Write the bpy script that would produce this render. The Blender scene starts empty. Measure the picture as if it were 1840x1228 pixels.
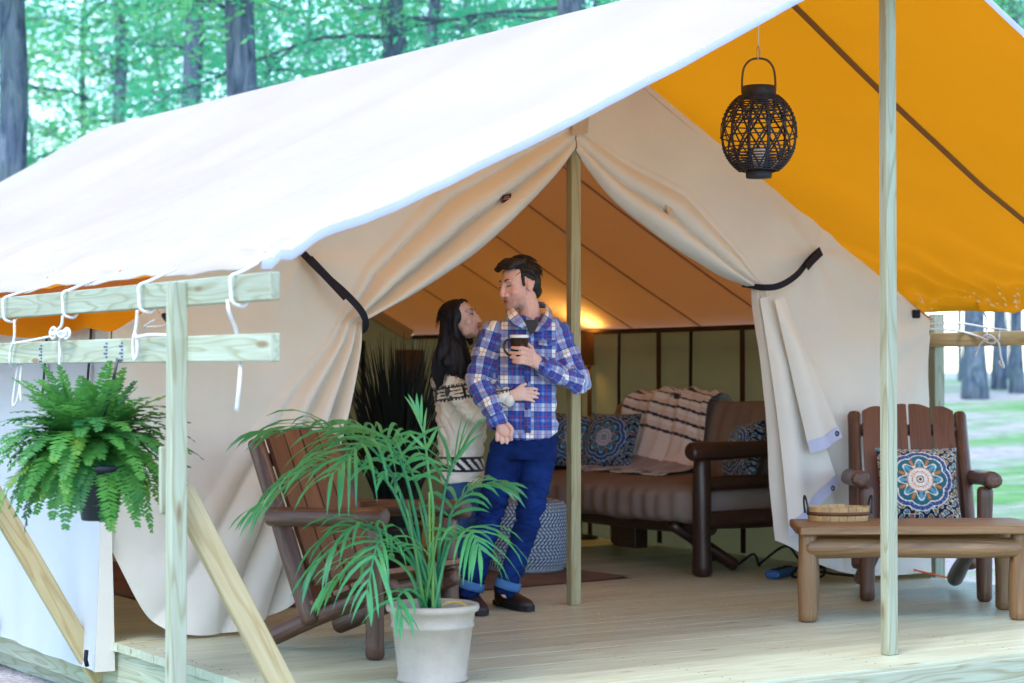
import bpy, bmesh, math, random
import numpy as np
from mathutils import Vector, Matrix, Euler, noise as mnoise

random.seed(7); np.random.seed(7)
S = bpy.context.scene
COL = S.collection
R = math.radians

# ---------------------------------------------------------------- camera
FPX, CU, CV = 3540.0, 920.0, 614.0
YAW = math.atan(2270 / FPX); PITCH = math.atan(58 / FPX)
CAM = np.array([-5.89, -8.574, 1.22])
cam = bpy.data.cameras.new('camera'); camo = bpy.data.objects.new('camera', cam); COL.objects.link(camo)
camo.location = CAM; camo.rotation_euler = (R(90) + PITCH, 0, -YAW)
cam.sensor_width = 36; cam.lens = FPX / 1840 * 36; cam.clip_start = 0.1; cam.clip_end = 2000
cam.dof.use_dof = True; cam.dof.focus_distance = 9.3; cam.dof.aperture_fstop = 2.6
S.camera = camo
# ---------------------------------------------------------------- sky, sun, exposure
SUN_EL, SUN_AZ = 58.0, -122.0        # azimuth from +Y towards +X: the light comes from the left of the tent
w = bpy.data.worlds.new('World'); S.world = w; w.use_nodes = True
wn = w.node_tree.nodes; wl = w.node_tree.links
bg = wn['Background']; sk = wn.new('ShaderNodeTexSky'); sk.sky_type = 'NISHITA'; sk.sun_disc = False
sk.sun_elevation = R(SUN_EL); sk.sun_rotation = R(SUN_AZ); sk.air_density = 1.0; sk.dust_density = 0.5; sk.ozone_density = 2.2
bg.inputs[1].default_value = 0.15
wl.new(sk.outputs[0], bg.inputs[0])
sl = bpy.data.lights.new('sun', 'SUN'); sl.energy = 0.75; sl.angle = R(24); sl.color = (1, .985, .955)
so = bpy.data.objects.new('sun', sl); COL.objects.link(so); so.location = (-8, -3, 14)
_d = Vector((math.cos(R(SUN_EL)) * math.sin(R(SUN_AZ)), math.cos(R(SUN_EL)) * math.cos(R(SUN_AZ)), math.sin(R(SUN_EL))))
so.rotation_euler = (-_d).to_track_quat('-Z', 'Y').to_euler()
S.view_settings.view_transform = 'Standard'; S.view_settings.look = 'None'
S.view_settings.exposure = 2.1; S.view_settings.gamma = 1.0; S.view_settings.use_curve_mapping = False
S.render.engine = 'CYCLES'
S.cycles.max_bounces = 6; S.cycles.diffuse_bounces = 4; S.cycles.transmission_bounces = 4; S.cycles.transparent_max_bounces = 12

# ---------------------------------------------------------------- survey helpers: where a sight line meets a real plane
_fw = np.array([math.sin(YAW) * math.cos(PITCH), math.cos(YAW) * math.cos(PITCH), math.sin(PITCH)])
_rt = np.array([math.cos(YAW), -math.sin(YAW), 0.0]); _up = np.cross(_rt, _fw)
def _ray(u, v): return _fw + (u - CU) / FPX * _rt - (v - CV) / FPX * _up
def on(u, v, axis, val):
    d = _ray(u, v); return CAM + (val - CAM[axis]) / d[axis] * d
def onX(u, v, x): return Vector(on(u, v, 0, x))
def onY(u, v, y): return Vector(on(u, v, 1, y))
def onZ(u, v, z=0.0): return Vector(on(u, v, 2, z))
def atD(u, v, d): return Vector(CAM + d * _ray(u, v))

# ---------------------------------------------------------------- materials
MATS = {}
class NT:
    def __init__(s, name):
        m = bpy.data.materials.new(name); m.use_nodes = True; s.m = m; s.nt = m.node_tree; s.n = s.nt.nodes
        s.b = s.n['Principled BSDF']; s.out = s.n['Material Output']
    def new(s, t, **kw):
        n = s.n.new(t)
        for k, v in kw.items(): setattr(n, k, v)
        return n
    def link(s, a, b): s.nt.links.new(a, b)
    def ramp(s, fac, stops, interp='LINEAR'):
        r = s.new('ShaderNodeValToRGB'); r.color_ramp.interpolation = interp
        e = r.color_ramp.elements
        while len(e) < len(stops): e.new(0.5)
        for el, (p, c) in zip(e, stops): el.position = p; el.color = (*c, 1) if len(c) == 3 else c
        s.link(fac, r.inputs[0]); return r.outputs[0]
    def math(s, op, a, b=None, c=None):
        n = s.new('ShaderNodeMath', operation=op)
        for i, x in enumerate((a, b, c)):
            if x is None: continue
            if isinstance(x, (int, float)): n.inputs[i].default_value = x
            else: s.link(x, n.inputs[i])
        return n.outputs[0]
    def mix(s, fac, a, b, blend='MIX'):
        n = s.new('ShaderNodeMix', data_type='RGBA', blend_type=blend)
        for sock, x in ((n.inputs[0], fac), (n.inputs[6], a), (n.inputs[7], b)):
            if isinstance(x, (int, float)): sock.default_value = x
            elif isinstance(x, tuple): sock.default_value = (*x, 1)
            else: s.link(x, sock)
        return n.outputs[2]
    def coords(s, kind='Object', scale=(1, 1, 1), rnd=0.0):
        tc = s.new('ShaderNodeTexCoord'); mp = s.new('ShaderNodeMapping'); mp.inputs[3].default_value = scale
        src = tc.outputs[kind]
        if rnd:
            oi = s.new('ShaderNodeObjectInfo'); k = s.math('MULTIPLY', oi.outputs['Random'], rnd)
            add = s.new('ShaderNodeVectorMath', operation='ADD'); s.link(src, add.inputs[0]); s.link(k, add.inputs[1]); src = add.outputs[0]
        s.link(src, mp.inputs[0]); return mp.outputs[0]
    def noise(s, vec, scale, detail=4, rough=.55, dist=0.0):
        n = s.new('ShaderNodeTexNoise'); n.inputs['Scale'].default_value = scale; n.inputs['Detail'].default_value = detail
        n.inputs['Roughness'].default_value = rough; n.inputs['Distortion'].default_value = dist
        s.link(vec, n.inputs['Vector']); return n.outputs[0]
    def bump(s, h, strength=.3, dist=.01):
        b = s.new('ShaderNodeBump'); b.inputs['Strength'].default_value = strength; b.inputs['Distance'].default_value = dist
        s.link(h, b.inputs['Height']); s.link(b.outputs[0], s.b.inputs['Normal']); return b.outputs[0]
    def color(s, c):
        if isinstance(c, tuple): s.b.inputs['Base Color'].default_value = (*c, 1)
        else: s.link(c, s.b.inputs['Base Color'])
    def rough(s, r, spec=.3):
        if isinstance(r, (int, float)): s.b.inputs['Roughness'].default_value = r
        else: s.link(r, s.b.inputs['Roughness'])
        s.b.inputs['Specular IOR Level'].default_value = spec

def plain(name, c1, c2=None, scale=12, rough=.75, spec=.3, bump=.15, bscale=None, stretch=(1, 1, 1), metal=0):
    t = NT(name); v = t.coords('Object', stretch, rnd=7)
    n = t.noise(v, scale, 5)
    c2 = c2 or tuple(x * .75 for x in c1)
    t.color(t.ramp(n, [(.32, c2), (.68, c1)])); t.rough(rough, spec); t.b.inputs['Metallic'].default_value = metal
    if bump: t.bump(t.noise(v, bscale or scale * 4, 4), bump, .01)
    MATS[name] = t.m; return t.m

def wood(name, light, dark, knot, rough=.65, spec=.25, rings=9, gsc=1.0, bump=.12, wear=None):
    """boards and logs are built with their long axis on local X"""
    t = NT(name)
    v = t.coords('Object', (.55 * gsc, 6 * gsc, 6 * gsc), rnd=23)
    low = t.noise(v, 1.3, 2, .5, .25)
    rg = t.math('FRACT', t.math('MULTIPLY', low, rings))
    ring = t.ramp(rg, [(0, light), (.55, light), (.86, dark), (1, light)])
    vf = t.coords('Object', (3, 160, 160), rnd=5)
    fine = t.noise(vf, 1.0, 3)
    col = t.mix(t.ramp(fine, [(.3, (.0, .0, .0)), (.7, (.55, .55, .55))]), ring, dark, 'MIX')
    v2 = t.coords('Object', (1.1, 4, 4), rnd=11)
    big = t.noise(v2, 2.0, 3)
    col = t.mix(t.ramp(big, [(.35, (0, 0, 0)), (.75, (.6, .6, .6))]), col, tuple(a * .5 + b * .5 for a, b in zip(light, knot)))
    vk = t.coords('Object', (2.2, 9, 9), rnd=31)
    vo = t.new('ShaderNodeTexVoronoi'); vo.inputs['Scale'].default_value = 1.0; t.link(vk, vo.inputs['Vector'])
    kf = t.ramp(vo.outputs['Distance'], [(.0, (1, 1, 1)), (.07, (.9, .9, .9)), (.13, (0, 0, 0))])
    sep = t.new('ShaderNodeSeparateColor'); t.link(vo.outputs['Color'], sep.inputs[0])
    kk = t.math('MULTIPLY', kf, t.math('GREATER_THAN', sep.outputs[0], .52))
    col = t.mix(kk, col, knot)
    if wear:
        vw = t.coords('Object', (1.3, 20, 20), rnd=17)
        wf = t.ramp(t.noise(vw, 2.2, 6, .7), [(.55, (0, 0, 0)), (.66, (1, 1, 1))])
        col = t.mix(t.math('MULTIPLY', wf, .65), col, wear)
    oi = t.new('ShaderNodeObjectInfo'); br = t.math('MULTIPLY_ADD', oi.outputs['Random'], .26, .84)
    cb = t.new('ShaderNodeCombineColor'); [t.link(br, cb.inputs[i]) for i in range(3)]
    col = t.mix(1.0, col, cb.outputs[0], 'MULTIPLY')
    t.color(col); t.rough(rough, spec); t.bump(fine, bump, .004)
    MATS[name] = t.m; return t.m

wood('pine', (.42, .47, .36), (.27, .27, .16), (.20, .14, .07), .7, .2, rings=13)
wood('pine_warm', (.55, .47, .27), (.40, .29, .13), (.20, .12, .06), .65, .25)
wood('deck_pine', (.52, .59, .44), (.42, .43, .28), (.28, .20, .11), .42, .5, rings=6)
wood('pine_warm_lit', (.47, .44, .27), (.31, .26, .12), (.18, .12, .05), .65, .25, rings=12)  # doorway pole's pine, warm light on it put into the colour
wood('log_dark', (.105, .045, .024), (.055, .022, .014), (.025, .010, .008), .40, .5, bump=.7, wear=(.24, .12, .05))
wood('slat_red', (.165, .068, .034), (.105, .040, .021), (.045, .016, .012), .36, .5, wear=(.22, .09, .04))
wood('log_tan', (.25, .135, .052), (.15, .072, .028), (.06, .028, .012), .42, .5, bump=.6, wear=(.34, .20, .085))
wood('sofa_log', (.040, .016, .010), (.022, .010, .008), (.012, .007, .006), .35, .5, wear=(.09, .035, .015))
wood('basket_wood', (.55, .36, .16), (.42, .25, .10), (.3, .17, .07), .55, .3)

def fabric(name, c1, c2, trans=None, tcol=None, rough=.9, weave=900, wbump=.08, crease=.25, blot=1.2, dirt=None):
    t = NT(name); v = t.coords('Object', (1, 1, 1))
    n = t.noise(v, blot, 5)
    col = t.ramp(n, [(.35, c2), (.65, c1)])
    if dirt:
        col = t.mix(t.ramp(t.noise(v, 5.0, 6, .7), [(.55, (0, 0, 0)), (.8, (.5, .5, .5))]), col, dirt)
    t.color(col); t.rough(rough, .12)
    wv = t.noise(v, weave, 2); cr = t.noise(v, 7, 6, .6, .6)
    h = t.math('ADD', t.math('MULTIPLY', wv, wbump), t.math('MULTIPLY', cr, crease))
    nb = t.bump(h, .5, .02)
    if trans:
        tr = t.new('ShaderNodeBsdfTranslucent'); tr.inputs[0].default_value = (*(tcol or c1), 1); t.link(nb, tr.inputs[1])
        mx = t.new('ShaderNodeMixShader'); mx.inputs[0].default_value = trans
        t.link(t.b.outputs[0], mx.inputs[1]); t.link(tr.outputs[0], mx.inputs[2]); t.link(mx.outputs[0], t.out.inputs[0])
    MATS[name] = t.m; return t.m
fabric('fly_top', (.71, .745, .72), (.62, .655, .635), .54, (.85, .90, .88), blot=.8, crease=.6)
fabric('fly_under', (.80, .30, .008), (.72, .25, .005), .64, (1.0, .355, .008), blot=.7, crease=.45)
fabric('canvas', (.74, .71, .64), (.68, .645, .58), .12, (.66, .58, .48), blot=1.5, crease=.30)
fabric('canvas_side', (.56, .60, .64), (.53, .57, .61), .18, (.62, .60, .42), blot=1.0, crease=.12)
fabric('canvas_olive', (.175, .145, .072), (.14, .115, .056), .25, (.31, .245, .10), blot=2, crease=.25)  # tan canvas; olive of the light coming through is put into the colour
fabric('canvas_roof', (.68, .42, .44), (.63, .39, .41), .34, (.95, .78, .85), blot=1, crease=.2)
fabric('hem_white', (.46, .48, .62), (.42, .44, .58), crease=.15, blot=6)
fabric('fly_seam', (.40, .23, .08), (.36, .20, .07), .5, (.55, .32, .10), crease=.05)
plain('webbing', (.008, .010, .022), (.005, .006, .014), 60, .7, .3, .3, 300)
plain('rope', (.80, .80, .78), (.66, .66, .66), 90, .85, .2, .5, 220)
plain('black_metal', (.02, .02, .028), (.012, .012, .018), 20, .45, .5, .05)
plain('steel', (.45, .45, .43), (.35, .35, .34), 20, .35, .5, .05, metal=1)
plain('ink', (.05, .08, .22), (.04, .06, .16), 40, .8)

# ---------------------------------------------------------------- object helpers
def mesh_obj(name, verts, faces, mat, parent=None, smooth=False, mats=None, fmat=None):
    me = bpy.data.meshes.new(name); me.from_pydata([tuple(v) for v in verts], [], [tuple(f) for f in faces])
    for m in (mats or [mat]): me.materials.append(MATS[m] if isinstance(m, str) else m)
    if fmat is not None: me.polygons.foreach_set('material_index', np.asarray(fmat, dtype=np.int32))
    if smooth: me.polygons.foreach_set('use_smooth', np.ones(len(me.polygons), dtype=bool))
    me.update()
    o = bpy.data.objects.new(name, me); COL.objects.link(o)
    if parent is not None: o.parent = parent
    return o
def bm_obj(name, bm, mat, parent=None, smooth=False):
    me = bpy.data.meshes.new(name); bm.to_mesh(me); bm.free(); me.materials.append(MATS[mat])
    if smooth: me.polygons.foreach_set('use_smooth', np.ones(len(me.polygons), dtype=bool))
    o = bpy.data.objects.new(name, me); COL.objects.link(o)
    if parent is not None: o.parent = parent
    return o
def thing(name, label, cat, loc=(0, 0, 0), rotz=0.0, group=None):
    o = bpy.data.objects.new(name, None); COL.objects.link(o); o.empty_display_size = .1
    o.location = loc; o.rotation_euler = (0, 0, rotz); return tag(o, label, cat, group)
def tag(o, label=None, cat=None, group=None, kind=None):
    if label: o['label'] = label
    if cat: o['category'] = cat
    if group: o['group'] = group
    if kind: o['kind'] = kind
    return o
def frame_x(p0, p1, up=(0, 0, 1)):
    """matrix whose X runs from p0 to p1, origin in the middle"""
    p0 = Vector(p0); p1 = Vector(p1); x = (p1 - p0).normalized(); u = Vector(up)
    if abs(x.dot(u)) > .98: u = Vector((0, 1, 0))
    y = u.cross(x).normalized(); z = x.cross(y)
    m = Matrix((x, y, z)).transposed().to_4x4(); m.translation = (p0 + p1) / 2; return m
_boxes = {}
def box_mesh(l, wd, h, mat, bev=.004):
    key = (round(l, 3), round(wd, 3), round(h, 3), mat, bev)
    if key not in _boxes:
        bm = bmesh.new(); bmesh.ops.create_cube(bm, size=1); bmesh.ops.scale(bm, vec=(l, wd, h), verts=bm.verts)
        if bev: bmesh.ops.bevel(bm, geom=bm.edges[:], offset=bev, segments=1, affect='EDGES')
        me = bpy.data.meshes.new('board'); bm.to_mesh(me); bm.free(); me.materials.append(MATS[mat]); _boxes[key] = me
    return _boxes[key]
def board(name, p0, p1, wd, h, mat, parent=None, up=(0, 0, 1), bev=.004):
    """plank from p0 to p1 (in the parent's space); wd across, h along up"""
    o = bpy.data.objects.new(name, box_mesh((Vector(p1) - Vector(p0)).length, wd, h, mat, bev)); COL.objects.link(o)
    if parent is not None: o.parent = parent
    o.matrix_local = frame_x(p0, p1, up); return o
def log_mesh(l, r0, r1, seed=0, nseg=14, nl=14, rnd=.03, irr=.05):
    rs = random.Random(seed); ph = [rs.uniform(0, 6.28) for _ in range(6)]
    vs, fs = [], []
    stations = [(-.5 * l, .55), (-.5 * l + rnd * .25, .82), (-.5 * l + rnd, 1.0)]
    for i in range(1, nl): stations.append((-.5 * l + rnd + (l - 2 * rnd) * i / nl, 1.0))
    stations += [(.5 * l - rnd, 1.0), (.5 * l - rnd * .25, .82), (.5 * l, .55)]
    for x, k in stations:
        f = x / l + .5; r = r0 + (r1 - r0) * f
        ox = irr * r * math.sin(3.1 * f + ph[0]) ; oy = irr * r * math.sin(2.7 * f + ph[1])
        for j in range(nseg):
            a = 2 * math.pi * j / nseg
            q = 1 + irr * .7 * math.sin(2 * a + ph[2] + 2 * f) + irr * .5 * math.sin(3 * a + ph[3] - 4 * f) + irr * .5 * math.sin(9 * f + ph[4])
            vs.append((x, ox + r * k * q * math.cos(a), oy + r * k * q * math.sin(a)))
    n = len(stations)
    for i in range(n - 1):
        for j in range(nseg):
            a, b = i * nseg + j, i * nseg + (j + 1) % nseg
            fs.append((a, b, b + nseg, a + nseg))
    fs.append(tuple(range(nseg - 1, -1, -1))); fs.append(tuple((n - 1) * nseg + j for j in range(nseg)))
    return vs, fs
def log(name, p0, p1, r0, r1, mat, parent=None, seed=0, rnd=.02, irr=.075):
    l = (Vector(p1) - Vector(p0)).length; vs, fs = log_mesh(l, r0, r1, seed, rnd=rnd, irr=irr)
    fs = [tuple(reversed(f)) for f in fs]
    o = mesh_obj(name, vs, fs, mat, parent, True); o.matrix_local = frame_x(p0, p1); return o
def catmull(pts, n=8):
    P = [Vector(p) for p in pts]; P = [P[0] * 2 - P[1]] + P + [P[-1] * 2 - P[-2]]; out = []
    for i in range(1, len(P) - 2):
        for k in range(n):
            t = k / n; a, b, c, d = P[i - 1], P[i], P[i + 1], P[i + 2]
            out.append(.5 * ((2 * b) + (c - a) * t + (2 * a - 5 * b + 4 * c - d) * t * t + (3 * b - a - 3 * c + d) * t ** 3))
    out.append(P[-2]); return out
def tube_data(path, r, nseg=8, r_end=None, flat=1.0, close=True):
    """round tube along a polyline; r may be a list"""
    P = [Vector(p) for p in path]; n = len(P); vs, fs = [], []
    rs = r if isinstance(r, (list, tuple)) else [r + ((r_end if r_end is not None else r) - r) * i / max(1, n - 1) for i in range(n)]
    t0 = (P[1] - P[0]).normalized(); ref = Vector((0, 0, 1)) if abs(t0.z) < .9 else Vector((1, 0, 0))
    nx = ref.cross(t0).normalized()
    for i in range(n):
        t = (P[min(i + 1, n - 1)] - P[max(i - 1, 0)]).normalized()
        nx = (nx - t * nx.dot(t)).normalized(); ny = t.cross(nx)
        for j in range(nseg):
            a = 2 * math.pi * j / nseg; vs.append(P[i] + nx * math.cos(a) * rs[i] + ny * math.sin(a) * rs[i] * flat)
    for i in range(n - 1):
        for j in range(nseg):
            a, b = i * nseg + j, i * nseg + (j + 1) % nseg; fs.append((a, b, b + nseg, a + nseg))
    if close: fs.append(tuple(range(nseg - 1, -1, -1))); fs.append(tuple((n - 1) * nseg + j for j in range(nseg)))
    return vs, fs
def tube(name, path, r, mat, parent=None, nseg=8, r_end=None, smooth_n=0, flat=1.0):
    if smooth_n: path = catmull(path, smooth_n)
    vs, fs = tube_data(path, r, nseg, r_end, flat); return mesh_obj(name, vs, fs, mat, parent, True)
def join_data(parts):
    vs, fs = [], []
    for v, f in parts:
        o = len(vs); vs += [tuple(x) for x in v]; fs += [tuple(i + o for i in q) for q in f]
    return vs, fs
def grid_faces(nu, nv, off=0, flip=False):
    fs = []
    for i in range(nu - 1):
        for j in range(nv - 1):
            a = off + i * nv + j; q = (a, a + 1, a + nv + 1, a + nv); fs.append(q[::-1] if flip else q)
    return fs
def lathe(profile, nseg=40):
    vs, fs = [], []
    for r, z in profile:
        for j in range(nseg):
            a = 2 * math.pi * j / nseg; vs.append((r * math.cos(a), r * math.sin(a), z))
    for i in range(len(profile) - 1):
        for j in range(nseg):
            a, b = i * nseg + j, i * nseg + (j + 1) % nseg; fs.append((a, b, b + nseg, a + nseg))
    return vs, fs
def dup(root, loc=None, rotz=None, label=None, group=None):
    r = root.copy(); COL.objects.link(r)
    if loc is not None: r.location = loc
    if rotz is not None: r.rotation_euler = (0, 0, rotz)
    if label: r['label'] = label
    if group: r['group'] = group
    for ch in list(root.children):
        c = ch.copy(); COL.objects.link(c); c.parent = r
        for g in list(ch.children):
            d = g.copy(); COL.objects.link(d); d.parent = c
    return r
def fbm(x, y, z=0.0): return mnoise.fractal(Vector((x, y, z)), 1.0, 2.0, 4)
def vcol(o, cols, name='print'):
    a = o.data.color_attributes.new(name, 'FLOAT_COLOR', 'POINT')
    c = np.ones((len(o.data.vertices), 4), dtype=np.float32); c[:, :3] = np.asarray(cols, dtype=np.float32)
    a.data.foreach_set('color', c.ravel())
def vmat(name, rough=.85, spec=.15, bump=.3, bscale=400, attr='print', sheen=0.0):
    t = NT(name); a = t.new('ShaderNodeVertexColor', layer_name=attr)
    v = t.coords('Object'); n = t.noise(v, 60, 4)
    t.color(t.mix(.18, a.outputs[0], t.ramp(n, [(.3, (.0, .0, .0)), (.7, (1, 1, 1))]), 'OVERLAY')); t.rough(rough, spec)
    t.b.inputs['Sheen Weight'].default_value = sheen
    if bump: t.bump(t.noise(v, bscale, 3), bump, .004)
    MATS[name] = t.m; return t.m
# ================================================================ setting
# ground: one sheet to the horizon, rising gently behind the tent
def ground_z(x, y):
    d = math.hypot(x + 5.89, y + 8.574)
    k = min(1, max(0, (d - 14) / 30)); k = k * k * (3 - 2 * k)
    return -.34 + 1.28 * k + .0015 * max(0, d - 44) + .03 * fbm(x * .5, y * .5) * min(1, d / 10)
gv = []; rads = [0.0]; r_ = .5
gr_n = 120
rad = [0.01] + [0.6 * 1.093 ** i for i in range(82)]
for rr in rad:
    for j in range(gr_n):
        a = 2 * math.pi * j / gr_n; x = -2 + rr * math.cos(a); y = 0 + rr * math.sin(a); gv.append((x, y, ground_z(x, y)))
gf = []
for i in range(len(rad) - 1):
    for j in range(gr_n):
        a, b = i * gr_n + j, i * gr_n + (j + 1) % gr_n; gf.append((a, a + gr_n, b + gr_n, b))
t = NT('ground'); v = t.coords('Object')
n1 = t.noise(v, .35, 5, .6); n2 = t.noise(v, 3.0, 6, .7); n3 = t.noise(v, 28, 4)
sand = t.ramp(n2, [(.3, (.30, .27, .26)), (.55, (.46, .43, .43)), (.75, (.54, .52, .52))])
grass = t.ramp(n2, [(.3, (.10, .26, .09)), (.7, (.22, .42, .16))])
vs_ = t.coords('Object', (.06, .22, .1)); n4 = t.noise(vs_, 2.2, 4, .6)
col = t.mix(t.ramp(n4, [(.47, (0, 0, 0)), (.60, (1, 1, 1))]), sand, grass)
col = t.mix(t.ramp(n3, [(.60, (0, 0, 0)), (.75, (.8, .8, .8))]), col, (.10, .075, .055))
t.color(col); t.rough(.95, .1); t.bump(t.math('ADD', n2, n3), .8, .05); MATS['ground'] = t.m
g = mesh_obj('ground', gv, gf, 'ground', None, True); tag(g, 'pale sandy ground with patches of grass around the tent', 'ground', kind='structure')

# deck of planks laid across, front edge at y=-2.51, left edge at x=-2.57
DX0, DX1, DY0, DY1 = -2.57, 2.62, -2.51, 6.35
deck = bpy.data.objects.new('deck', None); COL.objects.link(deck); tag(deck, 'low platform of pale pine planks under the tent and porch', 'deck', kind='structure')
pw = .142; y = DY0 + pw / 2; i = 0
while y < DY1:
    e = random.uniform(-.006, .006)
    o = board('plank', (DX0 + e, y, -.019 + random.uniform(-.0004, .0004)), (DX1 + e, y, -.019), pw - .0022, .038, 'deck_pine', deck, bev=.0006)
    y += pw; i += 1
board('rim_board', (DX0 + .045, DY0 + .03, -.145), (DX0 + .045, DY1, -.145), .04, .205, 'pine', deck)
board('rim_board', (DX0 + .07, DY0 + .032, -.145), (DX1, DY0 + .032, -.145), .04, .205, 'pine', deck)
board('fascia_board', (DX0 + .01, DY0 - .026, -.10), (DX1, DY0 - .026, -.10), .036, .18, 'pine', deck)
board('rim_board', (DX1 - .045, DY0 + .06, -.145), (DX1 - .045, DY1, -.145), .04, .205, 'pine', deck)
# screw heads along the joist lines, two per plank
sc_ = []
for xx in (-2.5, -1.7, -.9, -.1, .7, 1.5, 2.3):
    yq = DY0 + pw / 2
    while yq < 3.2:
        for dd in (-.045, .045):
            a_, f_ = lathe([(0, .0012), (.0042, .0010), (.0048, -.002)], 6); ox = xx + random.uniform(-.012, .012); sc_.append(([(x + ox, y_ + yq + dd, z) for x, y_, z in a_], f_))
        yq += pw
plain('screw', (.10, .09, .08), (.07, .065, .06), 20, .5, .4, 0)
a_, f_ = join_data(sc_); mesh_obj('screw_heads', a_, f_, 'screw', deck)['kind'] = 'stuff'
for yy in (-1.4, .2, 1.8, 3.4, 5.0):
    board('joist', (DX0 + .07, yy, -.15), (DX1 - .07, yy, -.15), .04, .2, 'pine', deck)
board('bearer', (DX0 + .15, DY0 + .1, -.30), (DX0 + .15, DY1 - .1, -.30), .09, .09, 'pine', deck)
board('bearer', (DX1 - .15, DY0 + .1, -.30), (DX1 - .15, DY1 - .1, -.30), .09, .09, 'pine', deck)

# ================================================================ tent body
RZ, EZ, HW, TD = 3.04, 1.545, 2.57, 6.22       # ridge, eave, half width, depth
tent = thing('canvas_tent', 'large cream canvas wall tent with its door flaps tied open', 'tent', (0, 0, 0))
def gable(x): return RZ + .03 - (RZ + .03 - EZ) * abs(x) / HW

def polyline(pts, n):
    P = [np.array(p, float) for p in pts]; d = [0]
    for a, b in zip(P, P[1:]): d.append(d[-1] + np.linalg.norm(b - a))
    d = np.array(d); q = np.linspace(0, d[-1], n); P = np.array(P)
    return np.stack([np.interp(q, d, P[:, k]) for k in range(P.shape[1])], 1)
def smoothline(pts, n): return polyline([tuple(p) for p in catmull([(*p, 0) if len(p) == 2 else p for p in pts], 10)], n)[:, :2]

def coons(E, O, A, B):
    """E,O: curves along s (ns x 2); A: s=0 curve from E to O, B: s=1 curve (nt x 2)"""
    ns, nt = len(E), len(A); s = np.linspace(0, 1, ns)[:, None, None]; tt = np.linspace(0, 1, nt)[None, :, None]
    return (1 - tt) * E[:, None, :] + tt * O[:, None, :] + (1 - s) * A[None] + s * B[None] - (
        (1 - s) * (1 - tt) * E[0] + (1 - s) * tt * O[0] + s * (1 - tt) * E[-1] + s * tt * O[-1])

def roll(p, n, sharp=.75):
    """n soft rolls with sharp creases between them over p in 0..1"""
    q = np.clip(p, 0, 1) * n
    return np.abs(np.sin(np.pi * q)) ** sharp * np.clip(1.0 - np.clip(p, 0, 1) ** 2.0, 0, 1)

def door_panel(name, E, O, A, B, tie_s, wfun, afun, nfun, y0, extra=None):
    G = coons(E, O, A, B); ns, nt = G.shape[:2]
    dist = np.linalg.norm(G - E[:, None, :], axis=2)
    s = np.linspace(0, 1, ns)[:, None]
    W = wfun(s); P = dist / W
    Yd = -afun(s) * nfun(P, s)
    vs = []
    for i in range(ns):
        for j in range(nt):
            x, z = G[i, j]
            y = y0 + Yd[i, j] + .012 * fbm(x * 1.7, z * 1.7, 3.1) + (extra(x, z) if extra else 0)
            vs.append((x, y, z))
    return G, vs, ns, nt

def bell(s, c, w): return np.exp(-((s - c) / w) ** 2)
def lerp_tab(s, tab): return np.interp(s, [a for a, _ in tab], [b for _, b in tab])

# --- left half of the front wall, pulled back to its tie at (-1.29, 1.47)
E1 = smoothline([(-.005, 2.40), (-.12, 2.27), (-.29, 2.11), (-.46, 1.96), (-.63, 1.83), (-.79, 1.73), (-.96, 1.63), (-1.12, 1.55), (-1.29, 1.47)], 90)
E2 = smoothline([(-1.29, 1.47), (-1.315, 1.30), (-1.37, 1.05), (-1.43, .85), (-1.52, .5), (-1.64, .16)], 90)
EL = np.concatenate([E1, E2[1:]]); NS = len(EL)
O1 = polyline([(0, RZ + .03), (-HW, EZ)], 120); O2 = polyline([(-HW, EZ), (-2.58, .9), (-2.575, .42)], NS - 119)
OL = np.concatenate([O1, O2[1:]]); NTT = 150
AL = polyline([(-.005, 2.40), (0, RZ + .03)], NTT)
BL = smoothline([(-1.64, .16), (-1.80, .075), (-1.96, .025), (-2.12, .012), (-2.24, .02), (-2.34, .05), (-2.44, .15), (-2.575, .42)], NTT)
ts = .5
wl_ = lambda s: lerp_tab(s, [(0, .16), (.08, .26), (.25, .40), (.40, .30), (.47, .17), (.5, .13), (.54, .18), (.64, .38), (.8, .62), (1, .95)])
al_ = lambda s: lerp_tab(s, [(0, .012), (.06, .05), (.25, .115), (.42, .115), (.5, .06), (.56, .08), (.7, .125), (.85, .125), (1, .08)])
def nl_(P, s):
    up = roll(P, 2.6, .7) ; dn = roll(np.clip(P, 0, 2) ** .8, 3.6, .8)
    k = 1 / (1 + np.exp((s - .5) * 60)); return k * up + (1 - k) * dn
def ex_l(x, z):
    # tension lines running from the tie strap and bulge of the lower flap over the deck
    d = math.hypot(x + 1.61, z - 1.79)
    b = -.10 * max(0, 1 - abs(x + 2.1) / .6) * max(0, 1 - z / 1.0)
    th = math.atan2(z - 1.79, x + 1.61); rr_ = math.hypot(x + 2.5, z - 1.5); t2 = math.atan2(z - 1.5, x + 2.6)
    b += .022 * math.sin(8 * t2 + 1) * math.exp(-rr_ / .8) * min(1, rr_ * 3) + .014 * math.sin(7 * th) * math.exp(-d / .5) * min(1, d * 4)
    return b - .02 * math.exp(-(d / .25) ** 2) + .012 * math.sin(9 * (x * .6 + z * .8) + 2) * max(0, min(1, (z - 1.2) * 2)) * max(0, min(1, (-x - .3)))
G, vs, ns, nt = door_panel('front_wall', EL, OL, AL, BL, ts, wl_, al_, nl_, -.005, ex_l)
fl = mesh_obj('front_wall', vs, grid_faces(ns, nt, flip=True), 'canvas', tent, True)
fl['label'] = 'left door side of the front wall gathered into folds by a black strap'
left_vs = np.array(vs).reshape(ns, nt, 3)

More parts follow.
